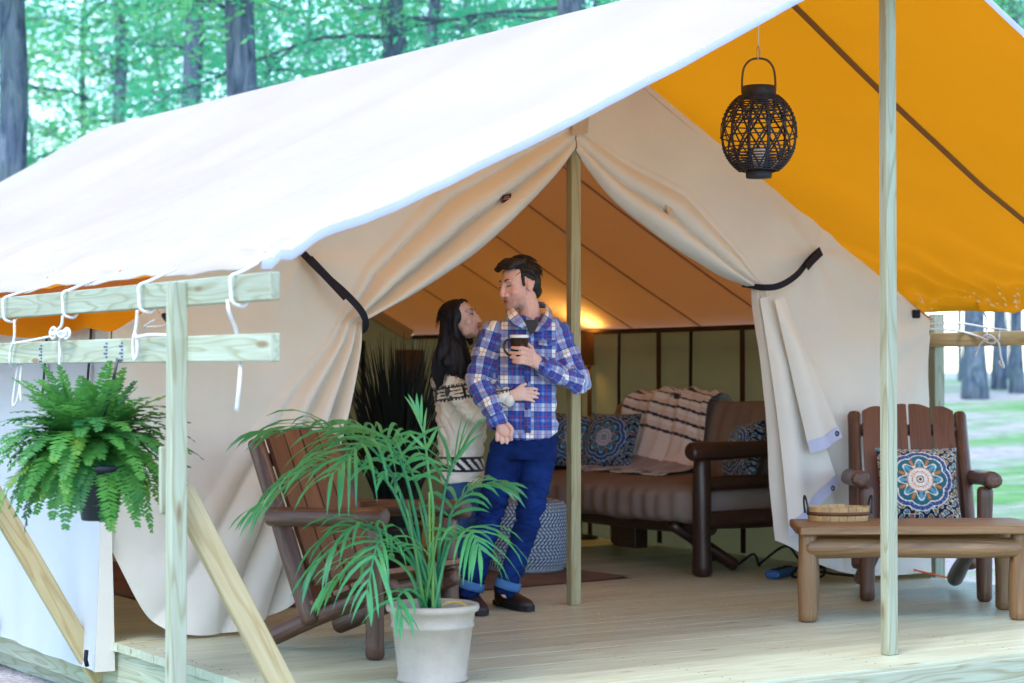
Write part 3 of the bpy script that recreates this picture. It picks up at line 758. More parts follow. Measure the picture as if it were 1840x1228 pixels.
# ---------------------------------------------------------------- printed cushions
vmat('cushion_print', .85, .1, .3, 500, sheen=.2)
NAVY, TEAL, SKY, WHT, ORG, CRM = (.012, .016, .045), (.025, .13, .17), (.11, .30, .40), (.72, .70, .64), (.55, .19, .035), (.70, .58, .42)
def mandala(x, y):
    """x,y in -1..1"""
    r = math.hypot(x, y); a = math.atan2(y, x); c8 = math.cos(8 * a)
    if r < .035: return (.05, .03, .03)
    if r < .075: return CRM
    if r < .10: return (.10, .05, .05)
    if r < .30:
        if abs(math.cos(11 * a)) < .25 and r > .14 and r < .27: return (.62, .20, .08)
        if .19 < r < .205: return ORG
        return WHT
    if r < .33: return (.50, .24, .12)
    lob = .60 + .075 * abs(math.cos(4 * a))
    if r < lob:
        pr = .45 + .10 * c8
        if abs(r - pr) < .022: return (.65, .72, .66)
        if r < pr: return SKY if math.cos(16 * a) > -.2 else TEAL
        return ORG if (math.cos(8 * a + math.pi) > .86 and r < .56) else TEAL
    if r < lob + .03: return WHT
    if r < lob + .14 and r < .80:
        return (.05, .07, .22) if (math.sin(40 * a) * math.sin(30 * r) < .55) else SKY
    if r < lob + .165 and r < .83: return WHT
    # paisley border
    cell = .235; best = NAVY
    for (ox, oy, ph) in ((0, 0, 0), (.5, .5, 1.3)):
        gx = (x / cell + ox); gy = (y / cell + oy); ix, iy = math.floor(gx), math.floor(gy)
        dx, dy = gx - ix - .5, gy - iy - .5
        th = ph + (ix * 1.7 + iy * 2.3); ux = dx * math.cos(th) + dy * math.sin(th); uy = -dx * math.sin(th) + dy * math.cos(th)
        uy += ux * ux * 1.3; q = (ux / .40) ** 2 + (uy / (.26 * (1 - .7 * ux))) ** 2
        if q < .18: return ORG if (ix + iy) % 2 else SKY
        if q < .42: return NAVY
        if q < .85: return (.50, .60, .50) if (ix + 2 * iy) % 3 else CRM
    return best
def cushion(label, sz, M, res=110, th=.085, squash=0.0, tint=(1, 1, 1)):
    vs, cols = [], []
    for side in (1, -1):
        for i in range(res):
            for j in range(res):
                a = -1 + 2 * i / (res - 1); b = -1 + 2 * j / (res - 1)
                ea = 1 - abs(a) ** 3.2; eb = 1 - abs(b) ** 3.2
                z = th * (max(0, ea) * max(0, eb)) ** .55
                pin = 1 - .07 * (1 - abs(a) ** 2) * abs(b) ** 4 - .07 * (1 - abs(b) ** 2) * abs(a) ** 4
                x = a * sz / 2 * (1 - .07 * (1 - b * b) * abs(a)); y = b * sz / 2 * (1 - .07 * (1 - a * a) * abs(b))
                z += .012 * fbm(a * 2, b * 2, sz * 9) * (1 - max(abs(a), abs(b)))
                vs.append((x, y, side * z + squash * (a * a) * .1)); cols.append(mandala(a, b))
    fs = grid_faces(res, res) ; fs2 = grid_faces(res, res, res * res, True)
    N = res * res; rim = [i * res for i in range(res)]
    o = mesh_obj('cushion', vs, [f[::-1] for f in fs] + [f[::-1] for f in fs2], 'cushion_print', None, True)
    bm = bmesh.new(); bm.from_mesh(o.data); bmesh.ops.remove_doubles(bm, verts=bm.verts, dist=.0004); bmesh.ops.recalc_face_normals(bm, faces=bm.faces)
    vcolmap = None; bm.to_mesh(o.data); bm.free()
    me = o.data; cols = []
    for v in me.vertices:
        a = max(-1, min(1, v.co.x / (sz / 2))); b = max(-1, min(1, v.co.y / (sz / 2)))
        for _ in range(2):
            a2 = (v.co.x / (sz / 2)) / (1 - .07 * (1 - b * b) * abs(a)); b2 = (v.co.y / (sz / 2)) / (1 - .07 * (1 - a * a) * abs(b)); a, b = max(-1, min(1, a2)), max(-1, min(1, b2))
        cols.append(tuple(q * w_ for q, w_ in zip(mandala(a, b), tint)))
    vcol(o, cols); o.matrix_world = M
    tag(o, label, 'cushion', 'navy patterned cushions'); return o
def face_matrix(pos, normal, upv=(0, 0, 1)):
    n = Vector(normal).normalized(); u = Vector(upv); u = (u - n * u.dot(n)).normalized(); x = u.cross(n)
    m = Matrix((x, u, n)).transposed().to_4x4(); m.translation = pos; return m
# on the right armchair, leaning against its slats
Mr = ch2.matrix_basis
fd = Mr.to_3x3() @ Vector((0, -.90, .43))
cu = cushion('navy teal and orange patterned cushion on the right log armchair', .455, face_matrix(Mr @ Vector((.02, .45, .60)), fd))

# ================================================================ inside the tent
# log futon sofa along the right wall
SX0, SX1, SY0, SY1 = 1.48, 2.40, .80, 2.95
sofa = thing('log_sofa', 'dark log futon sofa with brown mattress along the right wall', 'sofa', (1.95, 1.85, 0))
def rs(p): return (p[0] - 1.95, p[1] - 1.85, p[2])
for yy, k in ((SY0, 1), (SY1, 2)):
    log('front_post', rs((SX0, yy, 0)), rs((SX0, yy, .71)), .062, .055, 'sofa_log', sofa, 60 + k, .02)
    log('rear_post', rs((SX1, yy, 0)), rs((SX1, yy, .72)), .055, .055, 'sofa_log', sofa, 63 + k)
    log('arm', rs((SX0 - .10, yy, .755)), rs((SX1 + .05, yy, .765)), .056, .052, 'sofa_log', sofa, 66 + k)
    log('side_rail', rs((SX0, yy, .555)), rs((SX1, yy, .565)), .045, .045, 'sofa_log', sofa, 69 + k)
    log('side_rail', rs((SX0, yy, .335)), rs((SX1, yy, .345)), .055, .055, 'sofa_log', sofa, 72 + k)
log('front_rail', rs((SX0 + .08, SY0, .285)), rs((SX0 + .08, SY1, .285)), .050, .050, 'sofa_log', sofa, 75)
log('support_leg', rs((SX0 - .02, SY0 + .28, .30)), rs((SX0 + .36, SY0 + .12, .03)), .04, .04, 'sofa_log', sofa, 76)
board('support_block', rs((SX0 + .25, 1.75, .20)), rs((SX0 + .25, 2.0, .20)), .10, .22, 'sofa_log', sofa)
fabric('futon', (.26, .215, .195), (.21, .175, .158), blot=3, crease=.5)
fabric('futon_end', (.20, .17, .14), (.17, .145, .12), blot=3, crease=.5)
def mattress(name, cx, cy, cz, lx, ly, lz, mat, tilt=0.0, seed=1, e=4.5):
    vs = []; nu, nv = 64, 96
    for i in range(nu):
        a = math.pi * 2 * i / nu
        for j in range(nv):
            t = -1 + 2 * j / (nv - 1)
            sx = math.copysign(abs(math.cos(a)) ** (2 / e), math.cos(a)); sz = math.copysign(abs(math.sin(a)) ** (2 / e), math.sin(a))
            k = (1 - abs(t) ** 9) ** .30 if abs(t) < 1 else 0
            k = .62 + .38 * k
            x = sx * lx / 2 * k; z = sz * lz / 2 * (k if abs(t) > .9 else 1); y = t * ly / 2
            w = .006 * math.sin(y * 46 + 3 * sx) * (abs(sx) > .55) + .016 * fbm(x * 3, y * 3, seed + z * 3)
            x += w * sx; z += .010 * fbm(x * 4, y * 4, seed + 5)
            vs.append((x * math.cos(tilt) + z * math.sin(tilt) + cx, y + cy, -x * math.sin(tilt) + z * math.cos(tilt) + cz))
    fs = []
    for i in range(nu):
        for j in range(nv - 1):
            a = i * nv + j; b = ((i + 1) % nu) * nv + j; fs.append((a, a + 1, b + 1, b))
    fs.append(tuple(i * nv for i in range(nu))); fs.append(tuple(i * nv + nv - 1 for i in range(nu - 1, -1, -1)))
    o = mesh_obj(name, [rs(v) for v in vs], fs, mat, sofa, True); return o
mattress('seat_mattress', 1.86, 1.85, .435, .90, 2.02, .25, 'futon', R(-3), 1)
mattress('back_mattress', 2.32, 1.85, .76, .20, 1.98, .56, 'futon', R(12), 4)

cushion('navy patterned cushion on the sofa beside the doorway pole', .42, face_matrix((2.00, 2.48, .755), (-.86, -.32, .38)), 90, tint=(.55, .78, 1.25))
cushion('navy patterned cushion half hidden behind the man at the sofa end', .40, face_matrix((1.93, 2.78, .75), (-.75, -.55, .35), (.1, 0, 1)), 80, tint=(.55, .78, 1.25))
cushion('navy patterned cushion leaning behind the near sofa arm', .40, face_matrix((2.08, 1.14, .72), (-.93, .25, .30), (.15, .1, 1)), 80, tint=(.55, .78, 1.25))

# striped throw with mauve end and white fringe
vmat('throw_weave', .95, .05, .5, 260, sheen=.4)
throw = thing('throw_blanket', 'cream throw with navy stripes and mauve end draped over the sofa back', 'blanket', (2.2, 2.0, 1.0))
path = catmull([(2.46, 0, .80), (2.44, 0, 1.0), (2.36, 0, 1.075), (2.255, 0, 1.03), (2.215, 0, .85), (2.15, 0, .66), (2.03, 0, .590), (1.84, 0, .580)], 26)
nP = len(path); nW = 90; vs, cols = [], []
for i, p in enumerate(path):
    f = i / (nP - 1)
    for j in range(nW):
        g = j / (nW - 1)
        y = 1.66 + g * .92 + .10 * (f - .4) * (1 if g > .5 else .6) - .18 * max(0, f - .55) * (1 - g) + .02 * math.sin(5 * f + 6 * g)
        fold = .022 * math.sin(g * 19 + 3.2 * f) * min(1, f * 2) + .012 * math.sin(g * 41 - 2 * f)
        n = Vector((-.9, 0, .43)) if f > .35 else Vector((-.3, 0, .9))
        vs.append((p.x + n.x * (.02 + fold) - 2.2, y - 2.0, p.z + n.z * (.02 + fold) * .8 - 1.0 + .03 * math.sin(math.pi * g) * (f < .4)))
        q = f + .10 * (g - .5)
        c = (.78, .76, .78)
        if q < .60:
            k = (q * 15.5) % 1; c = (.035, .035, .07) if k < .22 and q > .14 else ((.84, .84, .86) if k < .6 else (.74, .68, .68))
        elif q > .74: c = (.33, .27, .29) if (math.sin(i * 2.1) * math.sin(j * 1.9)) < .5 else (.32, .22, .21)
        else: c = (.80, .76, .76)
        cols.append(c)
o = mesh_obj('cloth', vs, grid_faces(nP, nW, flip=True), 'throw_weave', throw, True); vcol(o, cols)
plain('fringe', (.66, .58, .54), (.55, .47, .44), 60, .95, .05)
fr_ = []
for j in range(0, nW, 1):
    b = Vector(vs[(nP - 1) * nW + j]); d = Vector((-.05 + random.uniform(-.03, .02), random.uniform(-.025, .025), -.012))
    fr_.append(tube_data([b, b + d * .6 + Vector((0, random.uniform(-.01, .01), -.004)), b + d * 1.3], .0032, 5))
a_, b_ = join_data(fr_); f_ = mesh_obj('fringe', a_, b_, 'fringe', throw, True); f_['kind'] = 'stuff'

# woven pouf, blue and white zigzag
vmat('pouf_weave', .9, .1, .5, 300)
pouf = thing('pouf', 'round blue and white zigzag woven pouf on the rug', 'pouf', (.775, 1.67, .008))
n, mseg = 120, 260; vs, cols = [], []
for i in range(n):
    f = i / (n - 1)
    if f < .78:
        s = f / .78; z = .02 + s * .40; r = .275 * (1 - abs(2 * s - 1) ** 3.5 * .14)
    else:
        s = (f - .78) / .22; z = .42 + .035 * math.sin(s * math.pi / 2); r = .2365 * (1 - s)
    for j in range(mseg):
        a = 2 * math.pi * j / mseg
        zz = f / .78 * 6.0; tri = abs(((zz) % 2) - 1)
        k = (j / mseg * 64 + tri * 2.2) % 1
        wht = k < .50 and (i % 5 != 0)
        bump = .004 if wht else 0
        vs.append(((r + bump) * math.cos(a), (r + bump) * math.sin(a), z)); cols.append((.62, .67, .70) if wht else (.025, .085, .20))
fs = []
for i in range(n - 1):
    for j in range(mseg):
        a, b = i * mseg + j, i * mseg + (j + 1) % mseg; fs.append((a, b, b + mseg, a + mseg))
o = mesh_obj('woven_cover', vs, fs, 'pouf_weave', pouf, True); vcol(o, cols)
plain('pouf_base', (.30, .34, .36), (.2, .24, .28), 40)
vs, fs = lathe([(.0, 0), (.238, 0), (.246, .012), (.238, .026)], 60); mesh_obj('base', vs, fs, 'pouf_base', pouf, True)

# jute rug
t = NT('rug'); v = t.coords('Object', (1, 1, 1)); n1 = t.noise(v, 3, 4)
wv = t.new('ShaderNodeTexWave'); wv.inputs['Scale'].default_value = 28; wv.inputs['Distortion'].default_value = 1.0; t.link(v, wv.inputs['Vector'])
t.color(t.mix(.35, t.ramp(n1, [(.3, (.23, .165, .135)), (.7, (.31, .225, .185))]), wv.outputs[0], 'MULTIPLY')); t.rough(.95, .05); t.bump(wv.outputs[0], .5, .01); MATS['rug'] = t.m
def rug_fn(a, b):
    x = -1.85 + 2.92 * a; y = .66 + 2.9 * b + .30 * a * (1 - b); e = max(0, a - .93) / .07
    return (x, y, .006 + .012 * e * math.exp(-b * 30) + .004 * max(0, fbm(x * 2, y * 2)))
rv = [rug_fn(i / 59, j / 39) for i in range(60) for j in range(40)]
rug = mesh_obj('rug', rv + [(x, y, .002) for x, y, z in rv], grid_faces(60, 40, flip=True) + grid_faces(60, 40, 2400), 'rug', None, True); tag(rug, 'flat brown woven rug inside the tent doorway', 'rug')

# lit lamp on a stand behind the doorway pole, throwing light on the tent roof
lampr = thing('table_lamp', 'lit lamp with brown drum shade behind the doorway pole', 'lamp', (2.42, 3.45, 0))
plain('shade_brown', (.16, .085, .035), (.13, .07, .03), 30, .9, .1)
vs, fs = lathe([(.105, 1.28), (.10, 1.52), (.097, 1.52), (.102, 1.28)], 32); mesh_obj('shade', vs, fs, 'shade_brown', lampr, True)
vs, fs = lathe([(.0, 0), (.13, 0), (.13, .02), (.015, .035), (.012, 1.36), (.0, 1.36)], 24); mesh_obj('stand', vs, fs, 'black_metal', lampr, True)
t = NT('bulb'); t.b.inputs['Emission Color'].default_value = (1, .72, .18, 1); t.b.inputs['Emission Strength'].default_value = 25; MATS['bulb'] = t.m
vs, fs = lathe([(.0, 1.36), (.022, 1.37), (.032, 1.41), (.022, 1.445), (.0, 1.455)], 16); mesh_obj('bulb', vs, fs, 'bulb', lampr, True)
pl_ = bpy.data.lights.new('lamp_light', 'POINT'); pl_.energy = 2.8; pl_.color = (1, .70, .12); pl_.shadow_soft_size = .04
plo = bpy.data.objects.new('lamp_light', pl_); COL.objects.link(plo); plo.parent = lampr; plo.location = (0, 0, 1.475)

# second unlit lamp in the far corner
l2 = thing('floor_lamp', 'unlit lamp with brown shade in the far back corner', 'lamp', (2.28, 5.75, 0))
vs, fs = lathe([(.13, 1.10), (.12, 1.42), (.117, 1.42), (.127, 1.10)], 32); mesh_obj('shade', vs, fs, 'shade_brown', l2, True)
vs, fs = lathe([(.0, 0), (.13, 0), (.13, .02), (.015, .035), (.012, 1.2), (.0, 1.2)], 24); mesh_obj('stand', vs, fs, 'black_metal', l2, True)

# tall dark artificial grass in a pot
plain('grass_dark', (.010, .018, .014), (.006, .010, .012), 20, .6, .3, 0)
plain('pot_dark', (.03, .025, .022), (.02, .017, .015), 20, .5, .4)
gp_ = thing('grass_plant', 'tall dark ornamental grass in a pot inside the doorway', 'plant', (-.20, 1.55, .008))
vs, fs = lathe([(0, 0), (.12, 0), (.15, .30), (.155, .32), (.14, .32), (.135, .28), (0, .28)], 28); mesh_obj('pot', vs, fs, 'pot_dark', gp_, True)
bl = []
for k in range(420):
    a = random.uniform(0, 6.28); lean = abs(random.gauss(0, .19)); h = random.uniform(.75, 1.22) * (1 - .35 * lean); r0 = random.uniform(0, .09)
    b = Vector((r0 * math.cos(a), r0 * math.sin(a), .27)); d = Vector((math.cos(a), math.sin(a), 0)); sd = Vector((-d.y, d.x, 0)).lerp(Vector((1, -.6, 0)), .5).normalized()
    pts = [b + Vector((0, 0, h * s)) + d * (lean * h * (s * .6 + s ** 2.4 * .7)) for s in (0, .3, .6, .85, 1)]
    v = []; wds = (.004, .0075, .0065, .004, .0008)
    for p, wd in zip(pts, wds): v += [p - sd * wd, p + sd * wd]
    bl.append((v, [(2 * i, 2 * i + 1, 2 * i + 3, 2 * i + 2) for i in range(4)]))
vs, fs = join_data(bl); o = mesh_obj('blades', vs, fs, 'grass_dark', gp_); o['kind'] = 'stuff'

# cables and blue power block
def cab(label, pts, r=.008):
    o = tube('cable', [Vector(p) for p in pts], r, 'webbing', None, 7, smooth_n=7); tag(o, label, 'cable', 'black power cables')
cz = .012
cab('black cable looping along the floor behind the near sofa post', [(2.45, 2.35, .30), (2.42, 2.2, .12), (2.38, 2.1, .16), (2.35, 1.98, cz), (2.2, 1.75, cz), (2.1, 1.5, cz), (2.15, 1.38, .05), (2.1, 1.25, .012), (2.0, 1.1, .02), (2.06, 1.02, .09), (2.02, .92, .03), (2.0, .86, .06), (2.08, .74, .16), (2.06, .60, .10), (2.03, .50, .03), (2.0, .44, .02)])
cab('tangled black cable beside the blue power block', [(2.2, .38, .25), (2.12, .42, .12), (2.02, .46, .03), (1.92, .40, .08), (1.86, .34, .03), (1.95, .28, .015), (2.06, .36, .05), (1.98, .44, .09), (1.88, .44, .03), (1.84, .36, .015), (1.93, .25, .05), (2.05, .28, .03), (2.15, .2, .02)])
plain('blue_plastic', (.02, .11, .36), (.015, .09, .30), 15, .4, .5, .05)
pb = thing('power_block', 'blue plastic power block on the floor by the door flap', 'power strip', (1.86, .52, .006), R(30))
board('case', (-.17, 0, .024), (.17, 0, .024), .09, .045, 'blue_plastic', pb, bev=.012)
for k in range(3): board('socket', (-.12 + k * .10, 0, .049), (-.06 + k * .10, 0, .049), .05, .008, 'webbing', pb)
plain('orange_cord', (.75, .12, .02), (.6, .1, .02), 30, .6)
oc = tube('cord', [(2.42, -.02, .06), (2.50, -.10, .035), (2.60, -.16, .008), (2.66, -.22, -.02)], .006, 'orange_cord', None, 6, smooth_n=5); tag(oc, 'short orange cord at the right foot of the tent wall', 'cord')

# ================================================================ hanging lantern on the porch
LP = Vector((.0, -1.51, 2.335))
lan = thing('lantern', 'round dark woven rattan lantern hanging under the orange fly', 'lantern', LP - Vector((0, 0, .225)))
plain('rattan', (.020, .018, .026), (.012, .011, .019), 30, .55, .4, .3)
plain('rattan_brown', (.10, .045, .022), (.06, .03, .018), 30, .5, .4, .3)
LR, LH = .176, .19
def lpt(a, t, r=1.0):
    """t -1..1 along height"""
    rr = LR * math.sqrt(max(0, 1 - (t * .86) ** 2)); return Vector((rr * r * math.cos(a), rr * r * math.sin(a), .225 + t * .175))
rings = [-.98, -.93, -.88, -.83, -.77, -.71, -.64, -.57, -.49, -.40, -.10, .26, .40, .52, .62, .70, .77, .83, .88, .93, .98]
for t in rings:
    tube('ring', [lpt(2 * math.pi * k / 40, t, 1.012) for k in range(41)], .0034, 'rattan', lan, 5)
for k in range(12):
    a = 2 * math.pi * k / 12 + .1
    tube('rib', [lpt(a, -1 + 2 * j / 14, .99) for j in range(15)], .0085 if k % 2 == 0 else .004, 'rattan', lan, 6, flat=.5)
for dr in (-1, 1):
    for k in range(14):
        a = 2 * math.pi * k / 14; tube('weave_strand', [lpt(a + dr * 1.15 * j / 14, -.92 + 1.84 * j / 14, 1.0) for j in range(15)], .0048, 'rattan', lan, 6, flat=.45)
vs, fs = lathe([(.0, .395), (.076, .395), (.078, .400), (.078, .442), (.073, .445), (.070, .442), (.070, .405), (0, .405)], 36); mesh_obj('collar', vs, fs, 'rattan', lan, True)
vs, fs = lathe([(.0, .018), (.058, .018), (.060, .022), (.062, .060), (.05, .060), (0, .05)], 36); mesh_obj('foot', vs, fs, 'rattan', lan, True)
hd = [(-.076, .41), (-.077, .47), (-.068, .53), (-.04, .565), (0, .574), (.04, .565), (.068, .53), (.077, .47), (.076, .41)]
tube('handle', [Vector((x * _rt[0], x * _rt[1], z)) for x, z in hd], .0035, 'rattan_brown', lan, 7, smooth_n=5, flat=1.6)
tg = thing('lantern_hook', 'steel clip and white cord holding the round lantern', 'hook', LP + Vector((0, 0, .345)))
tube('clip', [(0, 0, 0), (.006, 0, .01), (.007, 0, .045), (0, 0, .062), (-.007, 0, .045), (-.006, 0, .01), (0, 0, 0)], .0035, 'steel', tg, 7, smooth_n=4)
tube('cord', [(0, 0, .06), (0, 0, .2), (0, 0, .375)], .0026, 'rope', tg, 6)
# candle seen through the weave
plain('wax', (.75, .68, .55), (.7, .62, .5), 10, .5)
vs, fs = lathe([(0, .05), (.035, .05), (.035, .15), (.03, .155), (0, .153)], 24); mesh_obj('candle', vs, fs, 'wax', lan, True)
# ================================================================ plants
def leafmat(name, c1, c2, tr, rough=.45, spec=.4, scale=3, transl=.35):
    t = NT(name); v = t.coords('Object'); oi = t.new('ShaderNodeObjectInfo')
    n = t.noise(v, scale, 3); f = t.math('ADD', t.math('MULTIPLY', n, .5), t.math('MULTIPLY', oi.outputs['Random'], .5))
    t.color(t.ramp(f, [(.25, c1), (.66, c2), (.86, (c2[0] * 1.9 + .04, c2[1] * 1.12, c2[2] * .7))])); t.rough(rough, spec)
    b = t.new('ShaderNodeBsdfTranslucent'); b.inputs[0].default_value = (*tr, 1)
    mx = t.new('ShaderNodeMixShader'); mx.inputs[0].default_value = transl
    t.link(t.b.outputs[0], mx.inputs[1]); t.link(b.outputs[0], mx.inputs[2]); t.link(mx.outputs[0], t.out.inputs[0]); MATS[name] = t.m
leafmat('palm_leaf', (.008, .15, .075), (.075, .36, .13), (.14, .55, .14), .30, .6, 9)
leafmat('palm_stem', (.05, .20, .05), (.10, .28, .06), (.1, .3, .05), .4, .5, 6, .1)
leafmat('fern_leaf', (.008, .085, .032), (.085, .27, .045), (.14, .45, .09), .55, .3, 9)

def leaflet(base, d, side, L, wd, droop, n=5):
    """narrow blade bending down along its length"""
    vs = []; p = Vector(base); dd = Vector(d).normalized()
    for i in range(n + 1):
        f = i / n; k = wd * (math.sin(math.pi * min(1, f * .9 + .12)) ** .7) * (1 if i < n else .05)
        s = (Vector(side) - dd * Vector(side).dot(dd)).normalized(); up = s.cross(dd)
        vs += [p - s * k + up * k * .25, p.copy(), p + s * k + up * k * .25]
        p = p + dd * (L / n); dd = (dd + Vector((0, 0, -droop / n * (1 + f)))).normalized()
    fs = []
    for i in range(n):
        a = i * 3; fs += [(a, a + 1, a + 4, a + 3), (a + 1, a + 2, a + 5, a + 4)]
    return vs, fs
POTC = onZ(775, 1232); POTC.z = 0; POTC = Vector((POTC.x, POTC.y, 0)) + Vector((_fw[0], _fw[1], 0)) * .12
palm = thing('potted_palm', 'potted areca palm in a cream pot at the deck front', 'potted plant', POTC)
plain('pot_cream', (.40, .34, .275), (.345, .29, .235), 14, .55, .4, .25, 60)
plain('soil', (.04, .03, .022), (.02, .016, .012), 40, .95, .1, .8)
pr = [(0, 0), (.135, 0), (.142, .006), (.142, .016), (.136, .022), (.160, .215), (.166, .218), (.166, .228), (.162, .234), (.170, .275), (.183, .280), (.187, .292), (.184, .305), (.172, .308), (.165, .300), (.152, .235), (0, .235)]
vs, fs = lathe(pr, 64); mesh_obj('pot', vs, fs, 'pot_cream', palm, True)
vs, fs = lathe([(0, .262), (.1, .266), (.163, .260)], 40); mesh_obj('soil', vs, fs, 'soil', palm, True)
PD = float((np.array(POTC) - CAM) @ _fw)
def pp(u, v, dd=0.0): return atD(u, v, PD + dd) - POTC
def frond(stem, n=16, L=.22, wd=.0095, droop=.9, seed=0, start=.35, fwd=.55, name='frond', mat='palm_leaf'):
    """stem: control points from the pot; leaflets along the last part"""
    rs_ = random.Random(seed); P = catmull(stem, 10); m = len(P); parts = []
    parts.append(tube_data(P, [.0075 * (1 - .8 * i / (m - 1)) + .0012 for i in range(m)], 6))
    T = len(P) - 1
    for k in range(n):
        f = start + (1 - start) * (k / (n - 1)) ** .92; i = min(T - 1, int(f * T)); p = P[i].lerp(P[i + 1], f * T - i)
        t = (P[min(T, i + 2)] - P[max(0, i - 1)]).normalized(); sd = t.cross(Vector((0, 0, 1)))
        if sd.length < .2: sd = Vector(_rt)
        sd.normalize(); up = sd.cross(t)
        ll = L * (.65 + .75 * math.sin(math.pi * (.12 + .80 * k / (n - 1)))) * rs_.uniform(.85, 1.12)
        for s in (-1, 1):
            fw_ = fwd + .9 * (k / (n - 1)) ** 2; d = t * fw_ + sd * s * (1 - .35 * (k / (n - 1))) + up * rs_.uniform(.05, .4) + Vector((rs_.uniform(-.12, .12), rs_.uniform(-.12, .12), 0))
            parts.append(leaflet(p, d, t, ll, wd * rs_.uniform(.8, 1.15), droop * rs_.uniform(.7, 1.3)))
    a, b = join_data(parts); o = mesh_obj(name, a, b, mat, palm, True); return o
def b0(k): return Vector((.035 * math.cos(k * 2.4), .035 * math.sin(k * 2.4), .262))
FR = [
    ([(745, 960, 0), (690, 830, .05), (600, 772, .10), (490, 775, .12)], 17, .19, .8, .42, .42),
    ([(750, 950, 0), (715, 820, -.05), (660, 790, -.16), (600, 850, -.32)], 18, .24, 1.2, .40, .30),
    ([(742, 970, 0), (690, 860, 0), (590, 830, .02), (475, 905, .02)], 17, .20, 1.1, .42, .45),
    ([(735, 985, 0), (690, 890, -.08), (660, 870, -.2), (690, 960, -.36)], 16, .23, 1.3, .38, .30),
    ([(740, 1000, 0), (690, 960, -.05), (640, 945, -.12), (575, 1010, -.16)], 15, .19, 1.3, .40, .40),
    ([(745, 1020, 0), (710, 985, -.12), (680, 975, -.22), (660, 1060, -.28)], 13, .17, 1.3, .42, .35),
    ([(800, 980, 0), (812, 920, .05), (845, 880, .08), (890, 872, .10)], 12, .15, 1.0, .45, .6),
    ([(800, 1000, 0), (820, 960, -.04), (845, 955, -.1), (862, 985, -.16)], 13, .17, 1.3, .40, .35),
    ([(790, 960, 0), (800, 880, .02), (815, 830, .04), (835, 800, .05)], 9, .15, .5, .55, 1.0),
    ([(778, 940, 0), (770, 850, 0), (763, 790, 0), (752, 748, .02)], 5, .09, .35, .66, 1.6),
    ([(768, 940, 0), (740, 850, .12), (700, 790, .22), (640, 765, .32)], 15, .17, .9, .45, .5),
    ([(760, 1010, 0), (750, 940, -.08), (760, 890, -.15), (800, 895, -.26)], 14, .19, 1.2, .42, .35),
    ([(760, 1080, -.06), (735, 1060, -.16), (715, 1075, -.22), (722, 1105, -.25)], 6, .11, 1.3, .45, .5),
    ([(785, 1020, .05), (800, 930, .15), (820, 890, .2), (850, 850, .25)], 11, .15, .8, .5, .6),
    ([(735, 1030, .05), (690, 1000, .1), (640, 1010, .15), (600, 1050, .15)], 11, .14, 1.2, .45, .5),
    ([(772, 1000, .0), (765, 930, .1), (740, 880, .2), (760, 845, .3)], 12, .17, .9, .45, .5),
]
for k, (c, n, L, dr, st, fwd_) in enumerate(FR):
    if k in (3, 11, 13, 15): continue
    frond([b0(k)] + [pp(*q) for q in c], int(n * .85), L * 1.25, .0085, dr, k, st, fwd_)
for k in range(9):
    tp = pp(775 + random.uniform(-45, 25), random.uniform(880, 980), random.uniform(-.1, .1))
    tube('stem', [b0(k + 3), b0(k + 3).lerp(tp, .5) + Vector((0, 0, .02)), tp], .0075, 'palm_stem', palm, 6, .004, 6)
plain('dry_leaf', (.55, .33, .08), (.45, .25, .06), 20, .7, .2, 0)
vs, fs = leaflet(pp(790, 1090, 0), pp(835, 1068, 0) - pp(790, 1090, 0), (0, 0, 1), .16, .006, 1.6); mesh_obj('dry_leaflet', vs, fs, 'dry_leaf', palm)

# ---------------------------------------------------------------- hanging fern
FC = onX(160, 812, RX - .03); FC.z = .93
fern = thing('hanging_fern', 'bushy green fern hanging from the rail in a black pot', 'hanging plant', FC - Vector((0, 0, .19)))
plain('pot_black', (.010, .012, .026), (.007, .008, .018), 20, .4, .5, .05)
vs, fs = lathe([(0, 0), (.062, 0), (.066, .005), (.096, .185), (.104, .188), (.104, .21), (.098, .212), (.094, .19), (0, .185)], 40); pt_ = mesh_obj('pot', vs, fs, 'pot_black', fern, True); pt_.location = (-.02, -.16, -.075)
hk = onX(212, 655, RX + .0) - (FC - Vector((0, 0, .19)))
strap('hanger', [hk * .55 + Vector((0, .03, .02)), hk * .8 + Vector((0, .012, 0)), hk + Vector((0, 0, .02))], .022, 'pot_black', fern, .003, (-1, 0, 0))
strap('hanger', [hk * .5 + Vector((0, .10, .04)), hk * .72 + Vector((0, .075, .02)), hk * .80 + Vector((0, .05, 0)), hk * .82 + Vector((0, .02, -.02))], .016, 'pot_black', fern, .003, (-1, 0, 0))
